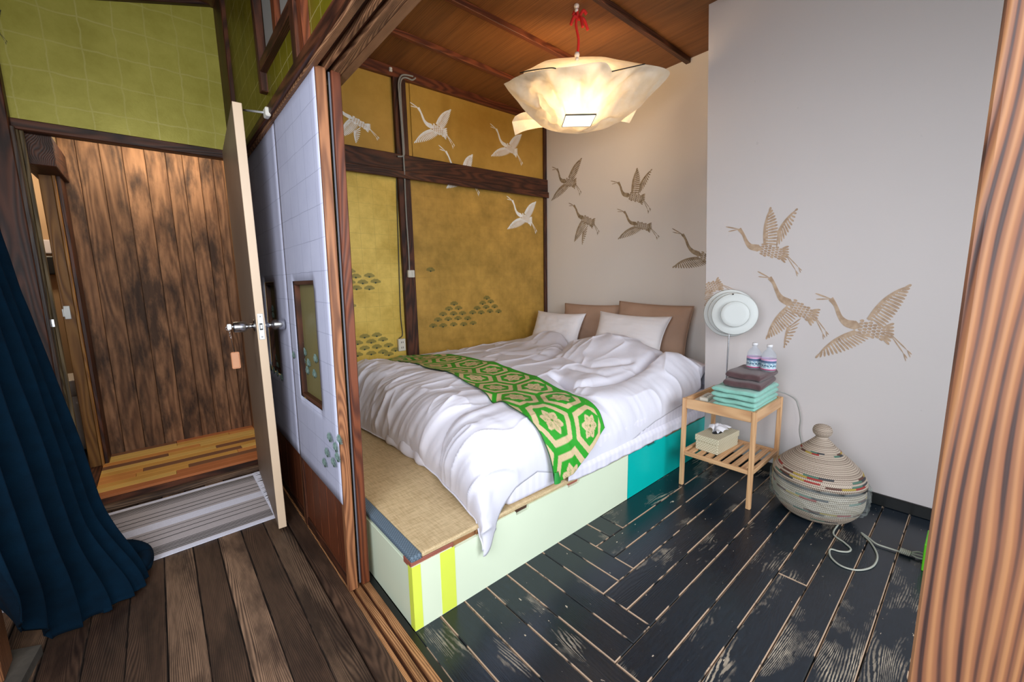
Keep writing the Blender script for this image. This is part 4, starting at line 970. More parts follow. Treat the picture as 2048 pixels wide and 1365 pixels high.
def duvet_pt(u, v):
    """u 0..1 foot->head, v 0..1 near hem -> gold wall side; arrays"""
    au, av = 0.13, 0.14
    # side profile functions: o = outward param 0 at hem ..1 at inner edge of the roll
    def prof(t, a):
        s_ = np.clip(t/a, 0, 1); th = s_*PI/2
        return 1-np.cos(th), np.sin(th)**0.85     # horizontal inset fraction, height fraction
    iu, hu = prof(u, au); iu2, hu2 = prof(1-u, 0.06)
    iv, hv = prof(v, av); iv2, hv2 = prof(1-v, 0.05)
    y0 = 1.150-0.025*np.exp(-((u-0.03)/0.05)**2); y1 = 3.03
    y = y0+0.16*iv+(y1-y0-0.16-0.05)*np.clip((v-av)/(1-av-0.05), 0, 1)+0.05*(1-iv2)
    x0 = foot_x(y); x1 = head_x(y)
    x = x0+0.15*iu+(x1-x0-0.15-0.06)*np.clip((u-au)/(1-au-0.06), 0, 1)+0.06*(1-iu2)
    T = top_h(x, y)
    ends = np.minimum(hu, 0.35+0.65*hu2)
    zb = 0.285+0*x
    zn = hem_z(x)
    k = np.minimum(ends, 1.0)*np.minimum(hv, 1.0)
    # soft product of the two edge profiles
    zf = zb+(T-zb)*ends*(0.45+0.55*hv2)
    z = zn*(1-hv)+zf*hv
    z = np.where(hv < 1, np.maximum(zn*(1-hv)+zf*hv, np.minimum(zn, zf)), z)
    # outward bulge of the foot and near rolls
    bu = np.sin(PI*np.clip(u/au, 0, 1))*(hv)
    x = x-0.030*bu
    bv = np.sin(PI*np.clip(v/av, 0, 1)); y = y-0.015*bv*np.interp(x, [0.8, 1.2, 1.6, 2.8], [1, 0.8, 0.3, 1.0])
    # drooping pillowcase-like corner at the foot
    c = np.exp(-((x-0.83)/0.055)**2-((y-1.14)/0.09)**2); z = z-0.03*c; y = y-0.02*c
    return x, y, z
def wrinkles(x, y, z, u, v):
    foot = np.exp(-(np.clip(x-0.80, 0, 9)/0.32)**2); near = np.exp(-(np.clip(y-1.10, 0, 9)/0.22)**2); head = np.exp(-((2.75-x)/0.5)**2)
    wx = x+0.10*fbm(x*3, y*3, 2, 3); wy = y+0.10*fbm(x*3, y*3, 2, 4)
    rid = lambda n: np.clip(1-np.abs(n)*5, 0, 1)
    # folds fanning in from the foot hem, long diagonal folds, and a few crisp ridges
    a = fbm(wx*2.6+1.0*wy, (wy+z*0.6)*15.0, 3, 11)
    b_ = fbm((wx*0.9+0.6*wy)*6.5, (wy*0.9-0.6*wx)*2.2, 2, 21)
    c = fbm((wx*0.35-wy)*6.5, (wx+0.35*wy)*1.7, 2, 31)
    e = fbm(wx*17+z*5, wy*3, 2, 41)
    far = np.clip((wy-1.7)/0.5, 0, 1)
    d = 0.046*a*foot*(1-0.5*near)*(0.55+0.45*far)+0.030*b_*(0.35+0.4*foot)+0.040*c*(0.4+0.5*head)*(1-0.5*foot)+0.013*e*near
    d = d+0.008*fbm(wx*20, wy*20, 3, 51)*(0.3+foot*far)
    s_ = rid(fbm(wx*2.4+wy*1.4, wy*4.2-wx*0.9, 2, 61))**5; d = d+0.010*s_
    s2 = rid(fbm(wx*3.4+2, (wy+z*0.5)*7.0, 2, 71))**6; d = d+0.020*s2*foot
    s3 = rid(fbm(wx*1.6-wy*1.5, wy*3.6+wx*1.2, 2, 81))**7; d = d+0.018*s3*head
    return d
def duvet_surface(u, v):
    x, y, z = duvet_pt(u, v)
    d = wrinkles(x, y, z, u, v); eps = 2e-3
    x1, y1, z1 = duvet_pt(np.clip(u+eps, 0, 1), v); x0, y0, z0 = duvet_pt(np.clip(u-eps, 0, 1), v)
    tu = np.stack([x1-x0, y1-y0, z1-z0], -1)
    x1, y1, z1 = duvet_pt(u, np.clip(v+eps, 0, 1)); x0, y0, z0 = duvet_pt(u, np.clip(v-eps, 0, 1))
    tv = np.stack([x1-x0, y1-y0, z1-z0], -1)
    n = np.cross(tu, tv); n /= np.linalg.norm(n, axis=-1, keepdims=True)+1e-9
    n[..., 2] = np.abs(n[..., 2])
    edge = np.clip(np.minimum(np.minimum(u, 1-u), np.minimum(v, 1-v))/0.03, 0.25, 1)
    return np.stack([x, y, z], -1)+n*(d*edge)[..., None], n
uu = np.linspace(0, 1, NU)**1.0; vv = np.linspace(0, 1, NV)
U, V = np.meshgrid(uu, vv, indexing='ij')
DP, DN = duvet_surface(U, V)
DP[..., 2] = np.maximum(DP[..., 2], np.where(DP[..., 1] > 1.15, 0.272, 0.15))
DP[..., 1] = np.minimum(DP[..., 1], YB-0.065); DP[..., 1] = np.maximum(DP[..., 1], np.interp(DP[..., 0], [2.5, 2.62], [1.0, 1.180]))
du = link('duvet', grid_me(DP, 'duvet'), M['cotton'])
tag(du, 'puffy crumpled white duvet spread over the whole bed', 'duvet')
md = du.modifiers.new('s', 'SOLIDIFY'); md.thickness = 0.006; md.offset = -1
# rolled hem seam along the foot
sm = [tuple(DP[0, j]+np.array([-0.002, 0, 0.004])) for j in range(6, NV-6, 9)]
tube('hem_piping', sm, 0.0035, M['cotton'], du, 6, 2)
# second layer of the duvet showing under the foot, far side
P2 = []
for i in range(40):
    row = []
    for j in range(60):
        t = i/39; y = 1.62+1.40*j/59; th = t*PI*0.9
        x = 0.90-0.030*math.sin(th)-0.012*math.sin(y*37)*math.sin(th)+0.06*t*t; z = 0.272+0.10*(1-math.cos(th))/1.95
        row.append((x, y, z+0.004*math.sin(y*53)))
    P2.append(row)
o = link('lower_fold', grid_me(np.array(P2), 'lower_fold'), M['cotton'], du)

# ================================================================== OBI RUNNER ON THE DUVET
def to_uv(x, y):
    # invert duvet_pt on the top by bisection along u for given v
    lo = np.zeros_like(x); hi = np.ones_like(x)
    for _ in range(22):
        mid = (lo+hi)/2; xm, _, _ = duvet_pt(mid, y); lo = np.where(xm < x, mid, lo); hi = np.where(xm < x, hi, mid)
    return (lo+hi)/2
NS, NT = 560, 200
s = np.linspace(0, 1, NS); t = np.linspace(0, 1, NT)
Sg, Tg = np.meshgrid(s, t, indexing='ij')
# v runs from far side (s=0) to near hem (s=1)
Vg = 0.965*(1-Sg)+0.0*Sg
left = np.interp(Sg, [0, 0.18, 0.42, 0.62, 0.76, 0.86, 0.93, 1.0], [1.22, 1.24, 1.27, 1.24, 1.16, 1.13, 1.15, 1.19])
right = np.interp(Sg, [0, 0.18, 0.42, 0.62, 0.76, 0.86, 0.93, 1.0], [1.50, 1.68, 1.70, 1.66, 1.60, 1.57, 1.57, 1.56])
Vg = np.clip(Vg, 0.0, 1)
Xg = left+(right-left)*Tg
# slanted lower end: one corner hangs lower
Vs = np.where(Sg > 0.80, Vg+0.05*np.clip((Sg-0.8)/0.2, 0, 1)*Tg**1.2, Vg)
Ug = to_uv(Xg, Vs)
OP, ON = duvet_surface(Ug, Vs)
OP = OP+ON*(0.0065+0.003*np.abs(fbm(Xg*9, Vs*12, 2, 5)))[..., None]
# smooth a little along the cloth so the stiff brocade bridges small wrinkles
K = 9
for _ in range(2):
    pad = np.pad(OP, ((K, K), (0, 0), (0, 0)), mode='edge'); cs = np.cumsum(pad, axis=0); OPs = (cs[2*K:]-cs[:-2*K])/(2*K); OPs = OPs[:NS]
    OP = np.stack([OPs[..., 0], OPs[..., 1], np.maximum(OPs[..., 2], OP[..., 2]-0.002)], -1)
OP[-40:, :, 1] -= np.linspace(0, 0.006, 40)[:, None]; OP[:, :, 2] += 0.002; kk_ = np.clip((Sg-0.93)/0.07, 0, 1); OP[:, :, 2] -= 0.060*kk_*(1-0.75*Tg); OP[:, :, 1] -= 0.020*np.clip((Sg-0.90)/0.06, 0, 1);   OP[:, :, 1] = np.minimum(OP[:, :, 1], YB-0.07)
# pattern: rows of large hexagons holding a six petalled flower
seg = np.sqrt(((OP[1:]-OP[:-1])**2).sum(-1)); ln = np.vstack([np.zeros((1, NT)), np.cumsum(seg, 0)]).mean(1, keepdims=True)
A_ = (ln+0*Tg); B_ = (Tg-0.5)*0.44
HR = 0.138                # hexagon circumradius; columns run along the cloth
best = np.full(A_.shape, 9.0); fa = np.zeros_like(A_); fb = np.zeros_like(A_)
for cidx, cB in enumerate((-0.310, -0.103, 0.104, 0.311)):
    rowp = math.sqrt(3)*HR; a = A_-(0.5*rowp if cidx % 2 else 0.0)-0.03; ai = a-np.round(a/rowp)*rowp; bi = B_-cB
    d = np.maximum(np.abs(ai), np.abs(ai)/2+np.abs(bi)*0.866)/(HR*0.866)
    m_ = d < best; best = np.where(m_, d, best); fa = np.where(m_, ai, fa); fb = np.where(m_, bi, fb)
rad = np.hypot(fa*1.0, fb*1.0); ang_ = np.arctan2(fb, fa)
pet = 0.064*(0.52+0.48*np.abs(np.cos(3*ang_))**0.45)*(0.95+0.05*np.cos(12*ang_))
flower = (rad < pet*0.98)
vein = ((np.abs(np.sin(3*ang_)) < 0.10) & (rad < 0.045)) | ((np.abs(np.abs(np.sin(3*ang_))-0.55) < 0.05) & (rad > 0.02) & (rad < 0.042)) | (rad < 0.007)
ring = (best > 0.66) & (best < 0.88)
green = np.array(srgb(38, 158, 34)); gold_ = np.array(srgb(214, 190, 148))
col = np.where(ring[..., None], gold_, green); col = np.where(flower[..., None], gold_, col)
col = np.where((flower & vein)[..., None], np.array(srgb(96, 140, 52)), col)
border = (Tg > 0.935)
col = np.where(border[..., None], green, col)
col = col*(0.93+0.14*vnoise(A_*900, B_*300, 3))[..., None]
edge_ = (Tg < 0.012) | (Tg > 0.99); col = np.where(edge_[..., None], np.array(srgb(40, 92, 50)), col)
me = grid_me(OP, 'obi_runner'); colorize(me, col)
ob = link('obi_runner', me, M['obi']); tag(ob, 'green brocade sash with pale gold hexagons and flowers laid across the duvet', 'bed runner')
md = ob.modifiers.new('s', 'SOLIDIFY'); md.thickness = 0.0025; md.offset = 0
# turned-back corner
c0 = OP[-1, 4]
q = [c0+np.array([-0.012, -0.004, 0.05]), c0+np.array([-0.020, -0.012, 0.004]), c0+np.array([0.03, -0.004, -0.004]), c0+np.array([0.016, -0.001, 0.05])]
P3 = np.array([[q[0]*(1-a)*(1-b)+q[1]*a*(1-b)+q[2]*a*b+q[3]*(1-a)*b+np.array([0, -0.006*math.sin(PI*b), 0]) for b in np.linspace(0, 1, 10)] for a in np.linspace(0, 1, 8)])
lo_ = link('turned_corner', grid_me(P3, 'turned_corner'), plain('green_lining', srgb(40, 150, 60), 0.6), ob)

# ================================================================== PILLOWS
def pillow(name, w_, h_, t_, mat, loc, rot, label, group=None, pinch=0.10, seed=0, sag=0.0):
    n = 44; Q = []
    for side in (1, -1):
        a = np.linspace(-1, 1, n); X_, Y_ = np.meshgrid(a, a, indexing='ij')
        th_ = ((1-np.abs(X_)**3.2).clip(0)*(1-np.abs(Y_)**3.2).clip(0))**0.5
        sx = 1-pinch*(1-np.abs(Y_)**2.0)*np.abs(X_)**2; sy = 1-pinch*(1-np.abs(X_)**2.0)*np.abs(Y_)**2
        xx = X_*w_/2*sx; yy = Y_*h_/2*sy
        wr_ = 0.010*fbm(X_*4+seed, Y_*4, 3, seed+3)+0.012*np.abs(fbm(X_*2.5+3*Y_, Y_*6+seed, 3, seed+9))
        edgef = np.clip((1-np.maximum(np.abs(X_), np.abs(Y_)))/0.15, 0, 1)
        zz = side*(t_/2*th_)+wr_*edgef*side-sag*(X_**2)*0.5
        Q.append(np.stack([xx, yy, zz], -1))
    vs = np.concatenate([Q[0].reshape(-1, 3), Q[1].reshape(-1, 3)]); fs = []
    for k in range(2):
        for i in range(n-1):
            for j in range(n-1):
                a = k*n*n+i*n+j; f = (a, a+n, a+n+1, a+1); fs.append(f if k == 0 else f[::-1])
    me = mesh(name, vs, fs, True); bm = bmesh.new(); bm.from_mesh(me); bmesh.ops.remove_doubles(bm, verts=bm.verts, dist=1e-5); bmesh.ops.recalc_face_normals(bm, faces=bm.faces); bm.to_mesh(me); bm.free()
    me.polygons.foreach_set('use_smooth', [True]*len(me.polygons))
    o = link(name, me, mat, None, loc, rot); tag(o, label, 'pillow', group)
    # seam piping round the edge
    a = np.linspace(0, 1, 15)[:-1]; ring = []
    for (x0, y0, x1, y1) in ((-1, -1, 1, -1), (1, -1, 1, 1), (1, 1, -1, 1), (-1, 1, -1, -1)):
        for t in a:
            X_ = x0+(x1-x0)*t; Y_ = y0+(y1-y0)*t
            ring.append((X_*w_/2*(1-pinch*(1-Y_*Y_)*X_*X_), Y_*h_/2*(1-pinch*(1-X_*X_)*Y_*Y_), -sag*X_*X_*0.5))
    ring.append(ring[0]); link('seam', tube_me(ring, 0.0025, 5, 'seam', 1), mat, o)
    return o
# local x = width, y = height, z = thickness; stood up leaning on the head wall (normal towards -X)
def lean(tilt, roll=0.0, yaw=0.0):
    B_ = Matrix(((0, 0, -1), (-1, 0, 0), (0, 1, 0)))          # x->-Y, y->Z, z->-X
    return (Matrix.Rotation(yaw, 3, 'Z') @ Matrix.Rotation(tilt, 3, 'Y') @ B_ @ Matrix.Rotation(roll, 3, 'Z')).to_euler()
pillow('pillow', 0.66, 0.46, 0.12, M['brownpillow'], (3.055, 2.42, 0.700), lean(0.12), 'taupe pillow propped on the wall at the gold wall side', pinch=0.05, seed=2)
pillow('pillow', 0.66, 0.48, 0.13, M['brownpillow'], (2.995, 1.765, 0.722), lean(0.20, -0.035, 0.0), 'taupe pillow propped on the wall at the lamp side', pinch=0.05, seed=4)
pillow('pillow', 0.62, 0.36, 0.14, M['pillowcase'], (2.895, 2.70, 0.682), lean(0.40, 0.0, 0.0), 'white pillow in front of the far taupe pillow', pinch=0.10, seed=7)
pillow('pillow', 0.66, 0.38, 0.15, M['pillowcase'], (2.835, 1.862, 0.702), lean(0.42, -0.02, 0.0), 'white pillow in front of the near taupe pillow', pinch=0.10, seed=11)

# ================================================================== PENDANT LAMP
PC = np.array([2.055, 1.745])
rh = np.array([0.7553, -0.6554]); dh = np.array([0.6554, 0.7553])     # right / away as seen from the entrance
pl = empty('pendant_lamp', (PC[0], PC[1], 2.40)); tag(pl, 'large crumpled white paper lampshade hanging on a red cord from the wooden ceiling', 'pendant lamp')
def at_depth(px, py, b):      # point on the sight line lying b metres behind the lamp axis
    d = RM.T @ np.array([(px-1024)/FPX, -(py-682.5)/FPX, 1.0]); o_ = np.array([PC[0]+dh[0]*b, PC[1]+dh[1]*b]); t = ((o_-CAM[:2]) @ dh)/(d[:2] @ dh)
    return CAM+t*d
BC0 = at_depth(1157, 240, 0.0)
def shade(name, rim, base_z, base_w, power, seed, amp):
    """rim: closed list of 3D points; cloth sweeps from a small square base up to the rim"""
    nr = 220; na = 46
    R_ = smooth_path(list(rim)+[rim[0]], 12)[:-1]; R_ = np.array(R_); idx = np.linspace(0, len(R_), nr, endpoint=False); R_ = np.array([R_[int(i) % len(R_)]*(1-i % 1)+R_[(int(i)+1) % len(R_)]*(i % 1) for i in idx])
    P = np.zeros((na, nr, 3))
    for k in range(nr):
        v = R_[k]-np.array([BC0[0], BC0[1], 0]); th = math.atan2(v[1], v[0])
        a_ = math.cos(th)*rh[0]+math.sin(th)*rh[1]; b_ = math.cos(th)*dh[0]+math.sin(th)*dh[1]
        m_ = base_w/max(abs(a_), abs(b_)); B0 = np.array([BC0[0]+math.cos(th)*m_, BC0[1]+math.sin(th)*m_, base_z])
        for i in range(na):
            f = i/(na-1); hz = f**1.0; 
            pxy = B0[:2]+(R_[k][:2]-B0[:2])*f; z = base_z+(R_[k][2]-base_z)*(f**power)
            fold = amp*math.sin(PI*min(1, f*1.02))*(math.sin(th*7+seed+2.5*f)+0.6*math.sin(th*13+3*seed-3*f))*(0.5+0.5*f)
            nrm = np.array([math.cos(th), math.sin(th), -0.4]); P[i, k] = np.array([pxy[0], pxy[1], z])+nrm*fold
    I_, K_ = np.meshgrid(np.arange(na), np.arange(nr), indexing='ij')
    wn = fbm(P[..., 0]*9+seed, P[..., 1]*9+P[..., 2]*4, 4, seed)*0.050+np.clip(1-np.abs(fbm(P[..., 0]*5, P[..., 1]*5+P[..., 2]*5, 2, seed+5))*7, 0, 1)**3*0.022
    P[..., 2] += wn*np.sin(PI*np.clip(I_/(na-1), 0, 1)); P[..., 0] += 0.5*wn
    return link(name, grid_me(P, name, closed_v=True), M['washi'], None)
bq = at_depth(1157, 240, 0.0); BZ = float(bq[2])
rimA = [at_depth(1008, 168, 0.0), at_depth(1050, 146, -0.14), at_depth(1105, 137, -0.22), at_depth(1150, 132, -0.24), at_depth(1207, 124, -0.24), at_depth(1228, 143, -0.19), at_depth(1262, 136, -0.14), at_depth(1298, 130, -0.08), at_depth(1339, 146, 0.02),
        at_depth(1300, 192, 0.12), at_depth(1262, 226, 0.20), at_depth(1212, 256, 0.27), at_depth(1152, 267, 0.29), at_depth(1098, 260, 0.27), at_depth(1064, 238, 0.20), at_depth(1034, 202, 0.09)]
oA = shade('paper_shade', rimA, BZ, 0.088, 0.70, 2, 0.016); adopt(oA, pl)
def patch(nm, rows, nu=40, nv=24, amp=0.008, seed=1):
    rs = [np.array(smooth_path(r, 8)) for r in rows]; G = []
    for i in range(nv):
        f = i/(nv-1)*(len(rs)-1); k = min(int(f), len(rs)-2); g = f-k; rr = []
        for j in range(nu):
            t = j/(nu-1)
            pt_ = [np.array([np.interp(t*(len(q)-1), range(len(q)), q[:, c]) for c in range(3)]) for q in (rs[k], rs[k+1])]
            w0 = (g*g*(3-2*g)); rr.append(pt_[0]*(1-w0)+pt_[1]*w0)
        G.append(rr)
    G = np.array(G); n_ = fbm(G[..., 0]*9+seed, G[..., 1]*9+G[..., 2]*9, 3, seed)*amp*2; G[..., 0] -= 0.65*n_; G[..., 1] -= 0.75*n_
    o = link(nm, grid_me(G, nm), M['washi']); adopt(o, pl); return o
D_ = at_depth
patch('upper_fold', [[D_(1046, 152, -0.06), D_(1100, 146, -0.10), D_(1150, 142, -0.12), D_(1206, 136, -0.12), D_(1234, 148, -0.10), D_(1300, 136, -0.02)],
                     [D_(1048, 143, 0.0), D_(1085, 130, 0.02), D_(1150, 122, 0.02), D_(1210, 120, 0.02), D_(1250, 126, 0.02), D_(1300, 131, 0.03)],
                     [D_(1060, 138, 0.08), D_(1095, 121, 0.10), D_(1150, 114, 0.12), D_(1195, 113, 0.12), D_(1235, 119, 0.10), D_(1292, 129, 0.08)]], seed=3)
patch('drooping_flap', [[D_(1030, 233, 0.24), D_(1048, 225, 0.26), D_(1080, 224, 0.27), D_(1120, 226, 0.28)], [D_(1024, 244, 0.30), D_(1050, 240, 0.32), D_(1080, 240, 0.33), D_(1120, 240, 0.33)], [D_(1030, 271, 0.33), D_(1050, 262, 0.34), D_(1082, 255, 0.34), D_(1120, 254, 0.33)]], seed=5)
patch('drooping_flap', [[D_(1296, 176, 0.16), D_(1286, 196, 0.22), D_(1272, 222, 0.26), D_(1259, 246, 0.30)], [D_(1265, 180, 0.18), D_(1262, 200, 0.24), D_(1250, 225, 0.28), D_(1240, 243, 0.30)], [D_(1235, 190, 0.2), D_(1235, 205, 0.25), D_(1230, 225, 0.28), D_(1222, 238, 0.30)]], seed=8)
tube('rim_wire', [tuple(D_(a_, b_, c_)) for a_, b_, c_ in ((1040, 146, -0.10), (1062, 141, -0.16), (1100, 136, -0.215), (1112, 137, -0.225))], 0.0028, M['cord_black'], pl, 6)
tube('rim_wire', [tuple(D_(a_, b_, c_)) for a_, b_, c_ in ((1224, 143, -0.205), (1250, 137, -0.165), (1290, 128, -0.10))], 0.0028, M['cord_black'], pl, 6)
bc = D_(1157, 240, 0.0)
me = box_me(0.176, 0.176, 0.006, 0.001, 'diffuser'); o = link('diffuser', me, M['lampglow'], None, (bc[0], bc[1], BZ-0.004), (0, 0, math.atan2(rh[1], rh[0]))); adopt(o, pl)
for sg in (-1, 1):
    for ax_ in (0, 1):
        d_ = (rh if ax_ == 0 else dh)*sg*0.090; rz_ = math.atan2((rh if ax_ == 0 else dh)[1], (rh if ax_ == 0 else dh)[0])
        o = link('base_rim', box_me(0.003, 0.183, 0.009, 0.001, 'base_rim'), M['wire'], None, (bc[0]+d_[0], bc[1]+d_[1], BZ-0.004), (0, 0, rz_)); adopt(o, pl)
cp = [at_depth(1153, 0, 0), at_depth(1155, 28, 0), at_depth(1152, 50, 0), at_depth(1157, 80, 0), at_depth(1155, 112, 0)]
cp[0] = np.array([PC[0], PC[1], ZC])
tube('cord', [tuple(p) for p in cp], 0.0075, M['redcord'], pl, 10)
kp_ = at_depth(1157, 38, 0)
for i, (a, b_, z) in enumerate([(0.05, 0.01, 0.03), (-0.045, 0.0, -0.03), (0.06, 0.02, -0.05), (0.02, -0.03, -0.06), (-0.03, 0.02, 0.03)]):
    e_ = kp_+np.array([rh[0]*a+dh[0]*b_, rh[1]*a+dh[1]*b_, z]); md_ = kp_+(e_-kp_)*0.55+np.array([0, 0, 0.03])
    tube('cord_knot', [tuple(kp_), tuple(md_), tuple(e_)], 0.009, M['redcord'], pl, 8)
for px_, py_ in ((1153, 12), (1154, 110)):
    b0 = at_depth(px_, py_, 0); lathe_obj('bead', [(0.0001, -0.016), (0.012, -0.013), (0.016, 0), (0.012, 0.013), (0.0001, 0.016)], 20, M['white_bead'], (b0[0], b0[1], b0[2]), pl)
    lathe_obj('bead', [(0.0001, -0.010), (0.009, -0.008), (0.012, 0), (0.009, 0.008), (0.0001, 0.010)], 20, M['white_bead'], (b0[0], b0[1], b0[2]-0.024), pl)
bulb = empty('bulb_socket', (PC[0], PC[1], 2.25)); bulb['label'] = 'bulb'; bulb.parent = None
D.objects.remove(bulb)
pt = D.lights.new('pendant_bulb', 'POINT'); pt.energy = 11.5; pt.color = (1.0, 0.74, 0.46); pt.shadow_soft_size = 0.15
po = D.objects.new('pendant_bulb', pt); C.objects.link(po); po.location = (PC[0], PC[1], 2.24)

# ================================================================== NIGHTSTAND
NX0, NX1, NY0, NY1, NZ = 2.128, 2.530, 0.670, 1.040, 0.505
ns = empty('nightstand', ((NX0+NX1)/2, (NY0+NY1)/2, 0)); tag(ns, 'light bamboo nightstand with a slatted lower shelf beside the bed', 'nightstand')
lw = 0.021
for a in (NX0, NX1-lw):
    for b_ in (NY0, NY1-lw): box('leg', a, a+lw, b_, b_+lw, 0.0, NZ, M['bamboo'], ns, 0.002, 'z')
for z0, z1 in ((NZ-0.055, NZ),):
    for b_ in (NY0+0.003, NY1-0.018): box('side_rail', NX0+lw, NX1-lw, b_, b_+0.015, z0, z1, M['bamboo'], ns, 0.002)
    for a in (NX0+0.003, NX1-0.018): box('front_rail', a, a+0.015, NY0+lw, NY1-lw, z0, z1, M['bamboo'], ns, 0.002, 'y')
box('tray', NX0+0.018, NX1-0.018, NY0+0.018, NY1-0.018, NZ-0.030, NZ-0.022, M['bamboo'], ns, 0.001)
for a in (NX0+0.002, NX1-0.020): box('shelf_rail', a, a+0.018, NY0+lw, NY1-lw, 0.180, 0.202, M['bamboo'], ns, 0.002, 'y')
for b_ in (NY0+0.002, NY1-0.020): box('shelf_rail', NX0+lw, NX1-lw, b_, b_+0.018, 0.180, 0.202, M['bamboo'], ns, 0.002)
for i in range(7):
    y = NY0+0.038+i*0.0455; box('slat', NX0+0.020, NX1-0.020, y, y+0.027, 0.186, 0.199, M['bamboo'], ns, 0.002)

# towels: folded cloth = stacked rounded layers joined at the folds
def towel(x0, x1, y0, y1, z0, h, layers, mat, label, cat='towel', group=None, seed=0, rotz=0.0):
    """folded along a line parallel to y with the rounded folds on the -x face; local mesh"""
    n = 60; mth = 26; cx, cy = (x0+x1)/2, (y0+y1)/2; LX, LY = (x1-x0)/2, (y1-y0)/2
    root = None
    th_ = h/layers
    for k in range(layers):
        P = []
        for i in range(n):
            a = 2*PI*i/n; ca, sa = math.cos(a), math.sin(a)
            px_ = LX*np.sign(ca)*abs(ca)**0.22; pz = th_/2*np.sign(sa)*abs(sa)**0.55
            row = []
            for j in range(mth):
                t = j/(mth-1)*2-1; sh = 1-0.5*max(0, (abs(t)-0.93)/0.07)**2
                wob = 0.004*math.sin(t*5+seed+k*2)+0.003*math.sin(px_*40+seed)
                row.append((px_*(1 if abs(t) < 0.97 else 0.99)+0.002*math.sin(t*7+k), t*LY, th_*(k+0.5)+pz*sh+wob*0.5+0.003*math.sin(k+px_*25)*(1 if k else 0.3)))
            P.append(row)
        me = grid_me(np.array(P), 'towel' if k == 0 else 'fold', closed_u=True)
        bm = bmesh.new(); bm.from_mesh(me); bmesh.ops.holes_fill(bm, edges=bm.edges, sides=n+1); bmesh.ops.recalc_face_normals(bm, faces=bm.faces)
        bm.to_mesh(me); bm.free()
        if root is None:
            root = link('towel', me, mat, None, (cx, cy, z0), (0, 0, rotz)); tag(root, label, cat, group)
        else: link('fold', me, mat, root)
    return root
tz = NZ-0.022
towel(2.165, 2.505, 0.690, 0.895, tz, 0.052, 2, M['teal'], 'mint green folded towel at the bottom of the nightstand pile', seed=1)
towel(2.160, 2.500, 0.688, 0.902, tz+0.053, 0.056, 2, M['teal'], 'mint green folded towel second from the bottom of the pile', seed=2)
towel(2.205, 2.470, 0.690, 0.868, tz+0.110, 0.038, 1, M['browntowel'], 'dark brown folded towel lying on the mint green towels', seed=3, rotz=0.05)
towel(2.235, 2.480, 0.694, 0.862, tz+0.149, 0.036, 1, M['browntowel'], 'dark brown folded towel topmost of the pile under the bottles', seed=4, rotz=-0.03)
# water bottles
def bottle(x, y, z, label):
    b = empty('water_bottle', (x, y, z)); tag(b, label, 'bottle', 'water bottles on the towels')
    bd_ = link('body', lathe_me([(0.0001, 0.002), (0.026, 0.0), (0.033, 0.004), (0.034, 0.02), (0.0335, 0.07), (0.034, 0.078), (0.031, 0.092), (0.022, 0.106), (0.013, 0.114), (0.0115, 0.122), (0.0115, 0.127)], 40, 'body'), M['pet'], b)
    link('cap', lathe_me([(0.0001, 0.140), (0.0125, 0.140), (0.0135, 0.138), (0.0135, 0.126), (0.0001, 0.126)], 28, 'cap'), M['capclear'], b)
    th = np.linspace(0, 2*PI, 97)[:-1]; zs = np.linspace(0.012, 0.068, 30); P = np.array([[(0.0347*math.cos(t), 0.0347*math.sin(t), z_) for t in th] for z_ in zs])
    col = np.zeros((30, 96, 3)); wht = np.array(srgb(206, 216, 226))
    for i, z_ in enumerate(zs):
        for j in range(96):
            c_ = wht
            if z_ > 0.060: c_ = np.array(srgb(214, 150, 190)) if (j*7+i) % 5 else np.array(srgb(236, 214, 232))
            elif z_ > 0.046: c_ = np.array(srgb(70, 96, 130)) if 0.050 < z_ < 0.058 else np.array(srgb(126, 150, 176))
            elif z_ > 0.022: c_ = np.array(srgb(140, 178, 194)) if (j//3+i//3) % 3 else wht
            elif z_ < 0.016: c_ = np.array(srgb(190, 60, 120))
            if 0.030 < z_ < 0.036 and (j//2) % 3: c_ = np.array(srgb(60, 84, 110))
            col[i, j] = c_
    me = grid_me(P, 'label_band', closed_v=True); colorize(me, col); link('label_band', me, M['bottlelabel'], bd_)
    return b
M['bottlelabel'] = attr_mat('printed_bottle_label', 0.35)
M['capclear'] = plain('white_bottle_cap', srgb(225, 225, 228), 0.3, var=0.01)
bz = tz+0.187
bottle(2.375, 0.778, bz, 'left one of the two small water bottles on the brown towel, nearer the bed')
bottle(2.360, 0.704, bz, 'right one of the two small water bottles on the brown towel, nearer the basket')
# things on the tray
cdx = empty('air_conditioner_remote', (2.27, 0.965, tz+0.005)); tag(cdx, 'small white remote control lying on a card at the bed side of the nightstand', 'remote control')
case_ = link('case', box_me(0.13, 0.045, 0.020, 0.006, 'case', 3), M['whiteplastic'], cdx, (0, 0, 0.008), (0, 0, 0.1))
for i in range(3): link('button', box_me(0.014, 0.014, 0.003, 0.001, 'button'), M['conduit'], case_, (-0.035+0.03*i, 0, 0.0105))
cc = link('notice_card', box_me(0.20, 0.105, 0.002, 0, 'notice_card'), M['whitepaperboard'], None, (2.28, 0.962, tz+0.0015), (0, 0, 0.06)); tag(cc, 'white card lying flat under the remote control', 'card')
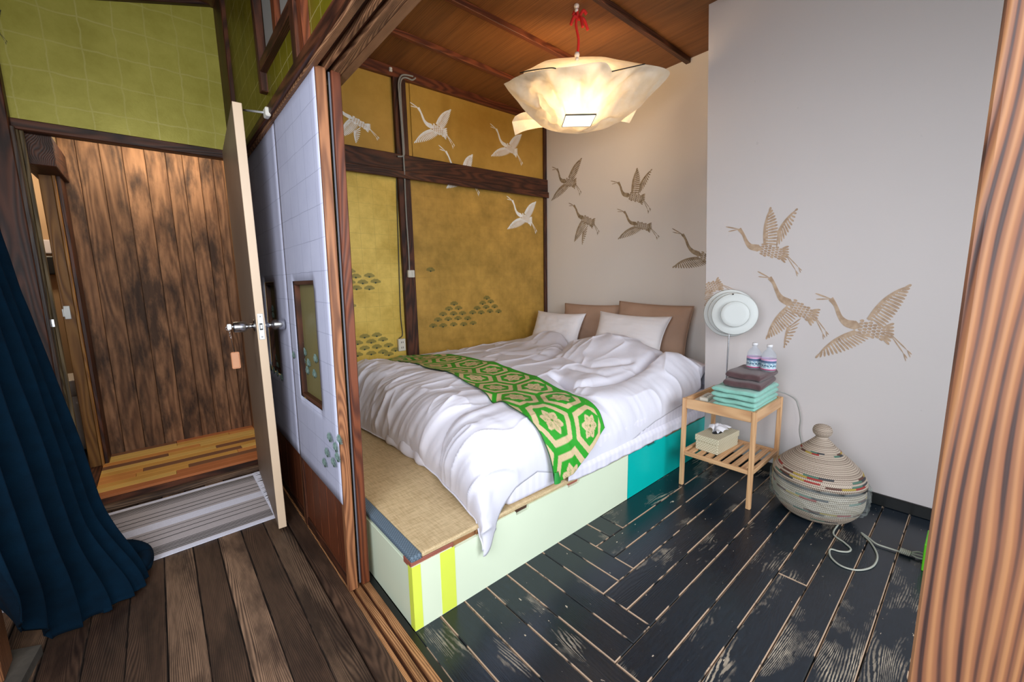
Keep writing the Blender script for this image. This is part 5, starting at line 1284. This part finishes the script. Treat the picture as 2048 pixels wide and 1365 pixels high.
# tissue box on the shelf
tb = empty('tissue_box', (2.33, 0.925, 0.199)); tag(tb, 'woven palm tissue box with a tissue pulled out on the lower shelf', 'tissue box')
tb.rotation_euler = (0, 0, -0.07)
def tbx(nm, s_, l_, mt, bev=0.003): return link(nm, box_me(*s_, bev, nm), mt, tb, l_)
tbx('base', (0.235, 0.125, 0.060), (0, 0, 0.030), M['weave'])
lid_ = tbx('lid', (0.243, 0.133, 0.034), (0, 0, 0.070), M['weave'])
hole = link('slot', lathe_me([(0.0001, 0), (0.022, 0), (0.022, 0.0006), (0.0001, 0.0008)], 32, 'slot'), M['black'], lid_, (0.005, 0.0, 0.0168)); hole.scale = (2.3, 1.0, 1)
n = 26; P = np.zeros((n, n, 3))
for i in range(n):
    for j in range(n):
        a = i/(n-1); b_ = j/(n-1)*2-1
        P[i, j] = (0.045*b_*(0.55+0.7*a)+0.012*a, -0.010-0.055*a*a+0.010*math.sin(b_*6)*a+0.022*math.sin(a*2.2), 0.086+0.046*math.sin(a*2.4)*(1-0.35*b_*b_)+0.004*math.sin(b_*9))
tis = link('tissue', grid_me(P, 'tissue'), M['tissue'], lid_, (0, 0, -0.070)); tis.rotation_euler = (0, 0, 0.2)
P2 = P.copy(); P2[..., 1] = -P[..., 1]*0.8+0.006; t2 = link('tissue', grid_me(P2, 'tissue'), M['tissue'], lid_, (0, 0, -0.070)); t2.rotation_euler = (0, 0, -0.25)

# table lamp with layered frosted discs
tl = empty('table_lamp', (2.47, 0.962, tz)); tag(tl, 'small lamp with a shade of overlapping frosted white discs on a thin metal pole', 'table lamp')
lx, ly = 2.47, 0.950
lathe_obj('base', [(0.0001, 0), (0.042, 0), (0.042, 0.008), (0.038, 0.012), (0.008, 0.014), (0.0001, 0.014)], 36, M['plate'], (lx, ly, tz), tl)
cyl('pole', (lx, ly, tz+0.012), (lx+0.01, ly+0.002, 0.86), 0.0045, 0.0045, M['metal'], tl, 14)
lc = np.array([lx+0.01, ly-0.006, 0.952])
fw = np.array([-0.93, -0.37, 0.06]); fw /= np.linalg.norm(fw)
qt = Vector(fw).to_track_quat('Z', 'Y')
def disc(nm, r, off, shift, mt, t_=0.004):
    pr_ = [(0.0001, t_), (r*0.7, t_+0.002), (r*0.96, t_), (r, 0), (r*0.96, -t_*0.3), (r*0.7, t_*0.2), (0.0001, 0.0)]
    o = link(nm, lathe_me(pr_, 56, nm), mt, None, tuple(lc+fw*off+np.array([0.0, shift[0], shift[1]]))); o.rotation_euler = qt.to_euler(); adopt(o, tl); return o
disc('shade_disc', 0.138, -0.040, (0.012, 0.0), M['shadedisc']); disc('shade_disc', 0.122, -0.010, (0.004, 0.0), M['shadedisc'])
disc('shade_disc', 0.118, 0.022, (-0.014, -0.003), M['shadedisc']); disc('shade_disc', 0.072, 0.052, (-0.016, -0.003), M['shadedisc'])
for k in range(5):
    o = link('rib', box_me(0.006, 0.16 if k in (1, 2, 3) else 0.10, 0.05, 0.001, 'rib'), M['shadedisc'], None, tuple(lc+fw*0.005)); 
    side = np.cross(fw, np.array([0, 0, 1.0])); side /= np.linalg.norm(side); o.location = tuple(lc+fw*0.004+side*(k-2)*0.035); o.rotation_euler = qt.to_euler(); adopt(o, tl)
sc_ = link('screw', lathe_me([(0.0001, 0), (0.004, 0), (0.004, 0.004), (0.0001, 0.005)], 12, 'screw'), M['black'], None, tuple(lc+fw*0.028+np.array([0, 0.0, 0.108]))); sc_.rotation_euler = qt.to_euler(); adopt(sc_, tl)
# lamp cable: behind the nightstand, behind the basket
lcab = empty('lamp_cable', (2.6, 0.6, 0.3)); tag(lcab, 'grey lamp cable curving down the wall from the nightstand to behind the basket', 'cable')
cpts = [(lx+0.02, ly-0.02, tz+0.016), (2.515, 0.80, tz+0.035), (2.54, 0.70, tz+0.045)]+[tuple(at(a, b_, 0, 2.62)) for a, b_ in ((1588, 797), (1597, 815), (1601, 840), (1599, 862), (1604, 890))]+[(2.62, 0.56, 0.12), (2.60, 0.50, 0.02), (2.52, 0.40, 0.006)]
tube('cable', cpts, 0.0034, M['cablegrey'], lcab)
fcab = empty('floor_cable', (2.1, 0.25, 0)); tag(fcab, 'pale cable looping over the black floorboards from the basket towards the green board', 'cable')
fp = [(2.52, 0.40), (2.40, 0.355), (2.306, 0.348), (2.192, 0.346), (2.15, 0.300), (2.118, 0.272), (2.085, 0.275), (2.062, 0.300), (2.050, 0.328), (1.995, 0.316), (1.960, 0.280), (1.964, 0.240), (2.000, 0.208), (2.060, 0.188), (2.145, 0.190), (2.23, 0.222), (2.285, 0.262)]
tube('cable', [(a, b_, 0.0038) for a, b_ in fp], 0.0036, M['cablewhite'], fcab, 8)
fp2 = [(2.285, 0.264), (2.262, 0.236), (2.232, 0.205), (2.232, 0.165), (2.236, 0.135), (2.245, 0.115), (2.252, 0.085)]
tube('cable', [(a, b_, 0.0075) for a, b_ in fp2], 0.0036, M['cablewhite'], fcab, 8)
for k in range(6):
    t = 0.130-0.0055*k; link('cable_wrap', tube_me([(2.238+0.012*math.cos(a), t-0.002*math.sin(a), 0.013+0.009*math.sin(a)) for a in np.linspace(0, 2*PI, 13)], 0.0032, 6, 'cable_wrap', 1), M['cablewhite'], fcab, (-2.1, -0.25, 0))
for k in (-1, 0, 1): tube('strand', [(2.242, 0.105, 0.012), (2.25+0.016*k, 0.080, 0.014+0.005*k), (2.262+0.022*k, 0.055, 0.010)], 0.003, M['cablewhite'], fcab, 6)
gb = box('green_board', 2.16, 2.30, 0.050, 0.062, 0.0, 0.112, M['grass_tag'], None, 0.002); tag(gb, 'bright green board standing on the floor behind the large grained post', 'board')

# ================================================================== BASKET
BC = (2.355, 0.452)
bk = empty('coiled_basket', (BC[0], BC[1], 0)); tag(bk, 'round coiled grass basket with a peaked knobbed lid wrapped in clear film', 'basket')
def coil(name, prof, row_h, col_fn, seg=420):
    """surface of stacked coils following a profile (r,z)"""
    pr_ = np.array(smooth_path([(r, z, 0) for r, z in prof], 14))[:, :2]
    dl = np.r_[0, np.cumsum(np.hypot(*np.diff(pr_, axis=0).T))]; n_ = int(dl[-1]/row_h); ns_ = n_*5
    f = np.linspace(0, dl[-1], ns_); r = np.interp(f, dl, pr_[:, 0]); z = np.interp(f, dl, pr_[:, 1])
    tr = np.gradient(r); tzz = np.gradient(z); nl = np.hypot(tr, tzz)+1e-9; nr_, nz_ = tzz/nl, -tr/nl
    ph = (f/row_h) % 1; bulge = np.sqrt(np.clip(1-(2*ph-1)**2, 0, 1))*row_h*0.32
    th = np.linspace(0, 2*PI, seg, endpoint=False); rr = r+nr_*bulge; zz = z+nz_*bulge
    P = np.stack([rr[:, None]*np.cos(th), rr[:, None]*np.sin(th), np.repeat(zz[:, None], seg, 1)], -1)
    row = np.floor(f/row_h).astype(int)[:, None]+0*th; nst = 140
    st_ = (th[None, :]/(2*PI)*nst+0.5*(row % 2)+ph[:, None]*0.8) % 1
    light = np.array(srgb(206, 190, 172)); dk = np.array(srgb(82, 60, 46))
    g = np.where((st_ < 0.64) & (ph[:, None] > 0.10) & (ph[:, None] < 0.90), 1.0, 0.0)[..., None]
    accent = col_fn(row, th[None, :]+0*row, n_)
    colr = light*g+dk*(1-g); has = (accent[..., 0] >= 0)[..., None]; colr = np.where(has, accent*(0.55+0.45*g), colr)
    me = grid_me(P, name, closed_v=True); colorize(me, colr); o = link(name, me, M['basket'], bk); return o
pal = [srgb(160, 52, 44), srgb(60, 62, 66), srgb(176, 150, 66), srgb(84, 120, 104), srgb(96, 60, 48)]
def bands(rows_):
    def fn(row, th, n_):
        out = np.full(row.shape+(3,), -1.0)
        for (a, b_, off) in rows_:
            for rr_ in range(a, b_+1):
                w_ = ((th+off+0.10*(rr_-a)) % (2*PI))/(2*PI)*18; seg_ = np.floor(w_).astype(int)
                for c_i in range(5):
                    m_ = (row == rr_) & (((seg_*7+rr_*3) % 9) == c_i); out[m_] = pal[c_i]
        return out
    return fn
RB = 0.182
coil('basket_body', [(0.001, 0.004), (0.08, 0.002), (0.125, 0.010), (0.160, 0.045), (0.178, 0.085), (RB, 0.125), (0.181, 0.160), (0.172, 0.190)], 0.0092, bands([(22, 23, 0.3), (29, 30, 1.2), (17, 17, 2.0)]))
lid = coil('lid', [(0.181, 0.188), (0.183, 0.200), (0.170, 0.232), (0.135, 0.272), (0.092, 0.312), (0.055, 0.348), (0.030, 0.375), (0.023, 0.385)], 0.0088, bands([(2, 3, 0.0), (5, 6, 1.1), (19, 20, 2.3)]))
kn = coil('knob', [(0.023, 0.383), (0.022, 0.392), (0.034, 0.405), (0.037, 0.422), (0.030, 0.438), (0.012, 0.446), (0.001, 0.447)], 0.0075, bands([]), 200)
sh_ = link('lid_rim', lathe_me([(0.170, 0.178), (0.184, 0.178), (0.1862, 0.183), (0.184, 0.188), (0.170, 0.188)], 80, 'lid_rim'), M['cord_black'], bk)
# clear film wrapped loosely around the belly
n1, n2 = 34, 240; P = np.zeros((n1, n2, 3)); th = np.linspace(0, 2*PI, n2, endpoint=False)
for i in range(n1):
    f = i/(n1-1); z = 0.070+0.125*f; base_r = np.interp(z, [0.04, 0.085, 0.125, 0.16, 0.2], [0.166, 0.186, 0.190, 0.190, 0.187])
    w_ = 0.010*np.abs(fbm(th*3.0+0*f, th*0+f*4.0, 3, 8))+0.010*np.clip(1-np.abs(fbm(th*2.2+f*2, th*0+f*6, 2, 12))*6, 0, 1)**2
    w_ = w_+0.014*np.exp(-((np.mod(th-3.9, 2*PI)-0.4)/0.3)**2)*math.sin(PI*f)
    rr_ = base_r+0.002+w_; P[i] = np.stack([rr_*np.cos(th), rr_*np.sin(th), z+0.006*np.sin(th*5)*(1-f)+0.004*np.sin(th*11)*f+0*th], -1)
link('clear_film', grid_me(P, 'clear_film', closed_v=True), M['film'], bk)

# ================================================================== RUG
RX0, RX1, RY0, RY1 = -0.62, 0.335, 2.225, 2.875
n1, n2 = 240, 560; xs_ = np.linspace(RX0, RX1, n1); ys_ = np.linspace(0, 1, n2); X_, Y_ = np.meshgrid(xs_, ys_, indexing='ij')
yy = RY0+(RY1-RY0)*Y_; zz = 0.0045+0.0012*fbm(X_*9, yy*9, 2, 1)+0.0006*np.sin(yy*2*PI/0.0045)
me = grid_me(np.stack([X_, yy+0.004*np.sin(X_*5), zz], -1), 'rug')
wht = np.array(srgb(214, 214, 228)); dk = np.array(srgb(44, 46, 40)); grey = np.array(srgb(176, 168, 170)); col = np.ones((n1, n2, 3))*grey
d = np.abs(Y_-0.5)
col = np.where((d > 0.452)[..., None], wht, col); col = np.where((d < 0.055)[..., None], wht, col)
lines_ = [0.335, 0.355, 0.375, 0.395, 0.415, 0.435, 0.095, 0.165, 0.235]
for lq in lines_: col = np.where((np.abs(d-lq) < (0.0048 if lq > 0.25 else 0.0042))[..., None], dk, col)
col = col*(0.9+0.2*vnoise(X_*500, Y_*400, 2))[..., None]
colorize(me, col); rg = link('rug', me, M['rug']); tag(rg, 'white woven cotton rug with thin dark stripes in front of the hallway step', 'rug')
md = rg.modifiers.new('s', 'SOLIDIFY'); md.thickness = 0.003; md.offset = -1
Pf = []; bmf = bmesh.new()
frs = []
for k in range(90):
    y = RY0+(RY1-RY0)*(k+0.5)/90; l_ = 0.035+0.02*rng.random(); a = (rng.random()-0.5)*0.03
    frs.append(tube_me([(RX1-0.004, y, 0.005), (RX1+l_*0.5, y+a*0.5, 0.007+0.004*rng.random()), (RX1+l_, y+a, 0.004)], 0.0022, 5, 'f', 2))
for f_ in frs: bmf.from_mesh(f_)
mf = D.meshes.new('fringe'); bmf.to_mesh(mf); bmf.free(); fr_ = link('fringe', mf, M['cotton'], rg); fr_['kind'] = 'stuff'
for f_ in frs: D.meshes.remove(f_)

# ================================================================== CURTAIN
n1, n2 = 420, 150; P = np.zeros((n1, n2, 3))
for j in range(n2):
    f = j/(n2-1); z = 2.30*(1-f)                       # top -> floor
    s_ = np.linspace(0, 1, n1)
    ex = np.interp(z, [0, 0.08, 0.25, 0.57, 0.8, 1.0, 1.15, 1.43, 2.3], [-0.245, -0.255, -0.272, -0.302, -0.330, -0.355, -0.374, -0.40, -0.44])
    ey = np.interp(z, [0, 0.3, 2.3], [2.12, 2.16, 2.22])
    fx = np.interp(z, [0, 0.25, 0.8, 2.3], [-0.42, -0.42, -0.44, -0.46]); fy = np.interp(z, [0, 0.5, 2.3], [1.72, 1.64, 1.50])
    x = ex+(fx-ex)*s_; y = ey+(fy-ey)*s_
    dx, dy = fx-ex, fy-ey; ln_ = math.hypot(dx, dy); nx, ny = dy/ln_, -dx/ln_
    if nx < 0: nx, ny = -nx, -ny
    ampl = np.interp(z, [0, 0.3, 1.2, 2.3], [0.046, 0.040, 0.028, 0.018])
    ph = s_*2*PI*6.5+0.7*math.sin(z*2.2)+1.3*np.sin(s_*5)+0.5*(1-f)
    w_ = ampl*np.sin(ph)+ampl*0.35*np.sin(ph*1.9+1)+0.02*fbm(s_*9, s_*0+z*2, 3, 4)
    zz = z+0*s_
    # lowest part lies on the floor in soft rolls
    x = x+nx*w_; y = y+ny*w_
    lay = sstep(0.0, 1.0, np.clip((0.42-z)/0.42, 0, 1))
    bx = np.interp(s_, [0, 0.22, 0.5, 0.8, 1.0], [-0.150, -0.165, -0.270, -0.390, -0.415]); by = np.interp(s_, [0, 0.22, 0.5, 0.8, 1.0], [2.100, 2.010, 1.955, 1.900, 1.74])
    k_ = 0.95*lay**1.5; x = x*(1-k_)+(bx+0.35*nx*w_)*k_; y = y*(1-k_)+(by+0.35*ny*w_)*k_
    zz = np.maximum(zz, 0.008+0.010*np.abs(np.sin(ph*0.5)))+np.interp(s_, [0, 0.75, 1], [0, 0.0, 0.20])*np.clip((0.6-z)/0.6, 0, 1)**2
    P[:, j] = np.stack([x, y, zz], -1)
cu = link('curtain', grid_me(P, 'curtain'), M['curtain']); tag(cu, 'dark navy curtain hanging in folds at the left edge, end on the floor', 'curtain')
md = cu.modifiers.new('s', 'SOLIDIFY'); md.thickness = 0.004
# rolled bundle of cloth at the floor end: a tapered coil joined to the drape
pts = []; rad_ = []
for k in range(26):
    a = k/25*2*PI*1.15-0.6; r = 0.062-0.022*k/25
    pts.append((-0.212+r*1.0*math.cos(a)+0.02*(k/25), 2.165+r*1.25*math.sin(a), 0.045+0.03*math.sin(a*0.8)+0.05*k/25)); rad_.append(0.026+0.012*math.sin(PI*k/25))
mr_ = tube_me(pts, rad_, 20, 'rolled_end', 1)
for v in mr_.vertices:
    c_ = np.array(v.co); dlt = 0.010*fbm(np.array([c_[0]*30]), np.array([c_[1]*30+c_[2]*20]), 3, 6)[0]; v.co.x += dlt; v.co.z = max(0.006, v.co.z+dlt)
rl = link('rolled_end', mr_, M['curtain']); adopt(rl, cu)
sb = rl.modifiers.new('sub', 'SUBSURF'); sb.levels = 1; sb.render_levels = 1
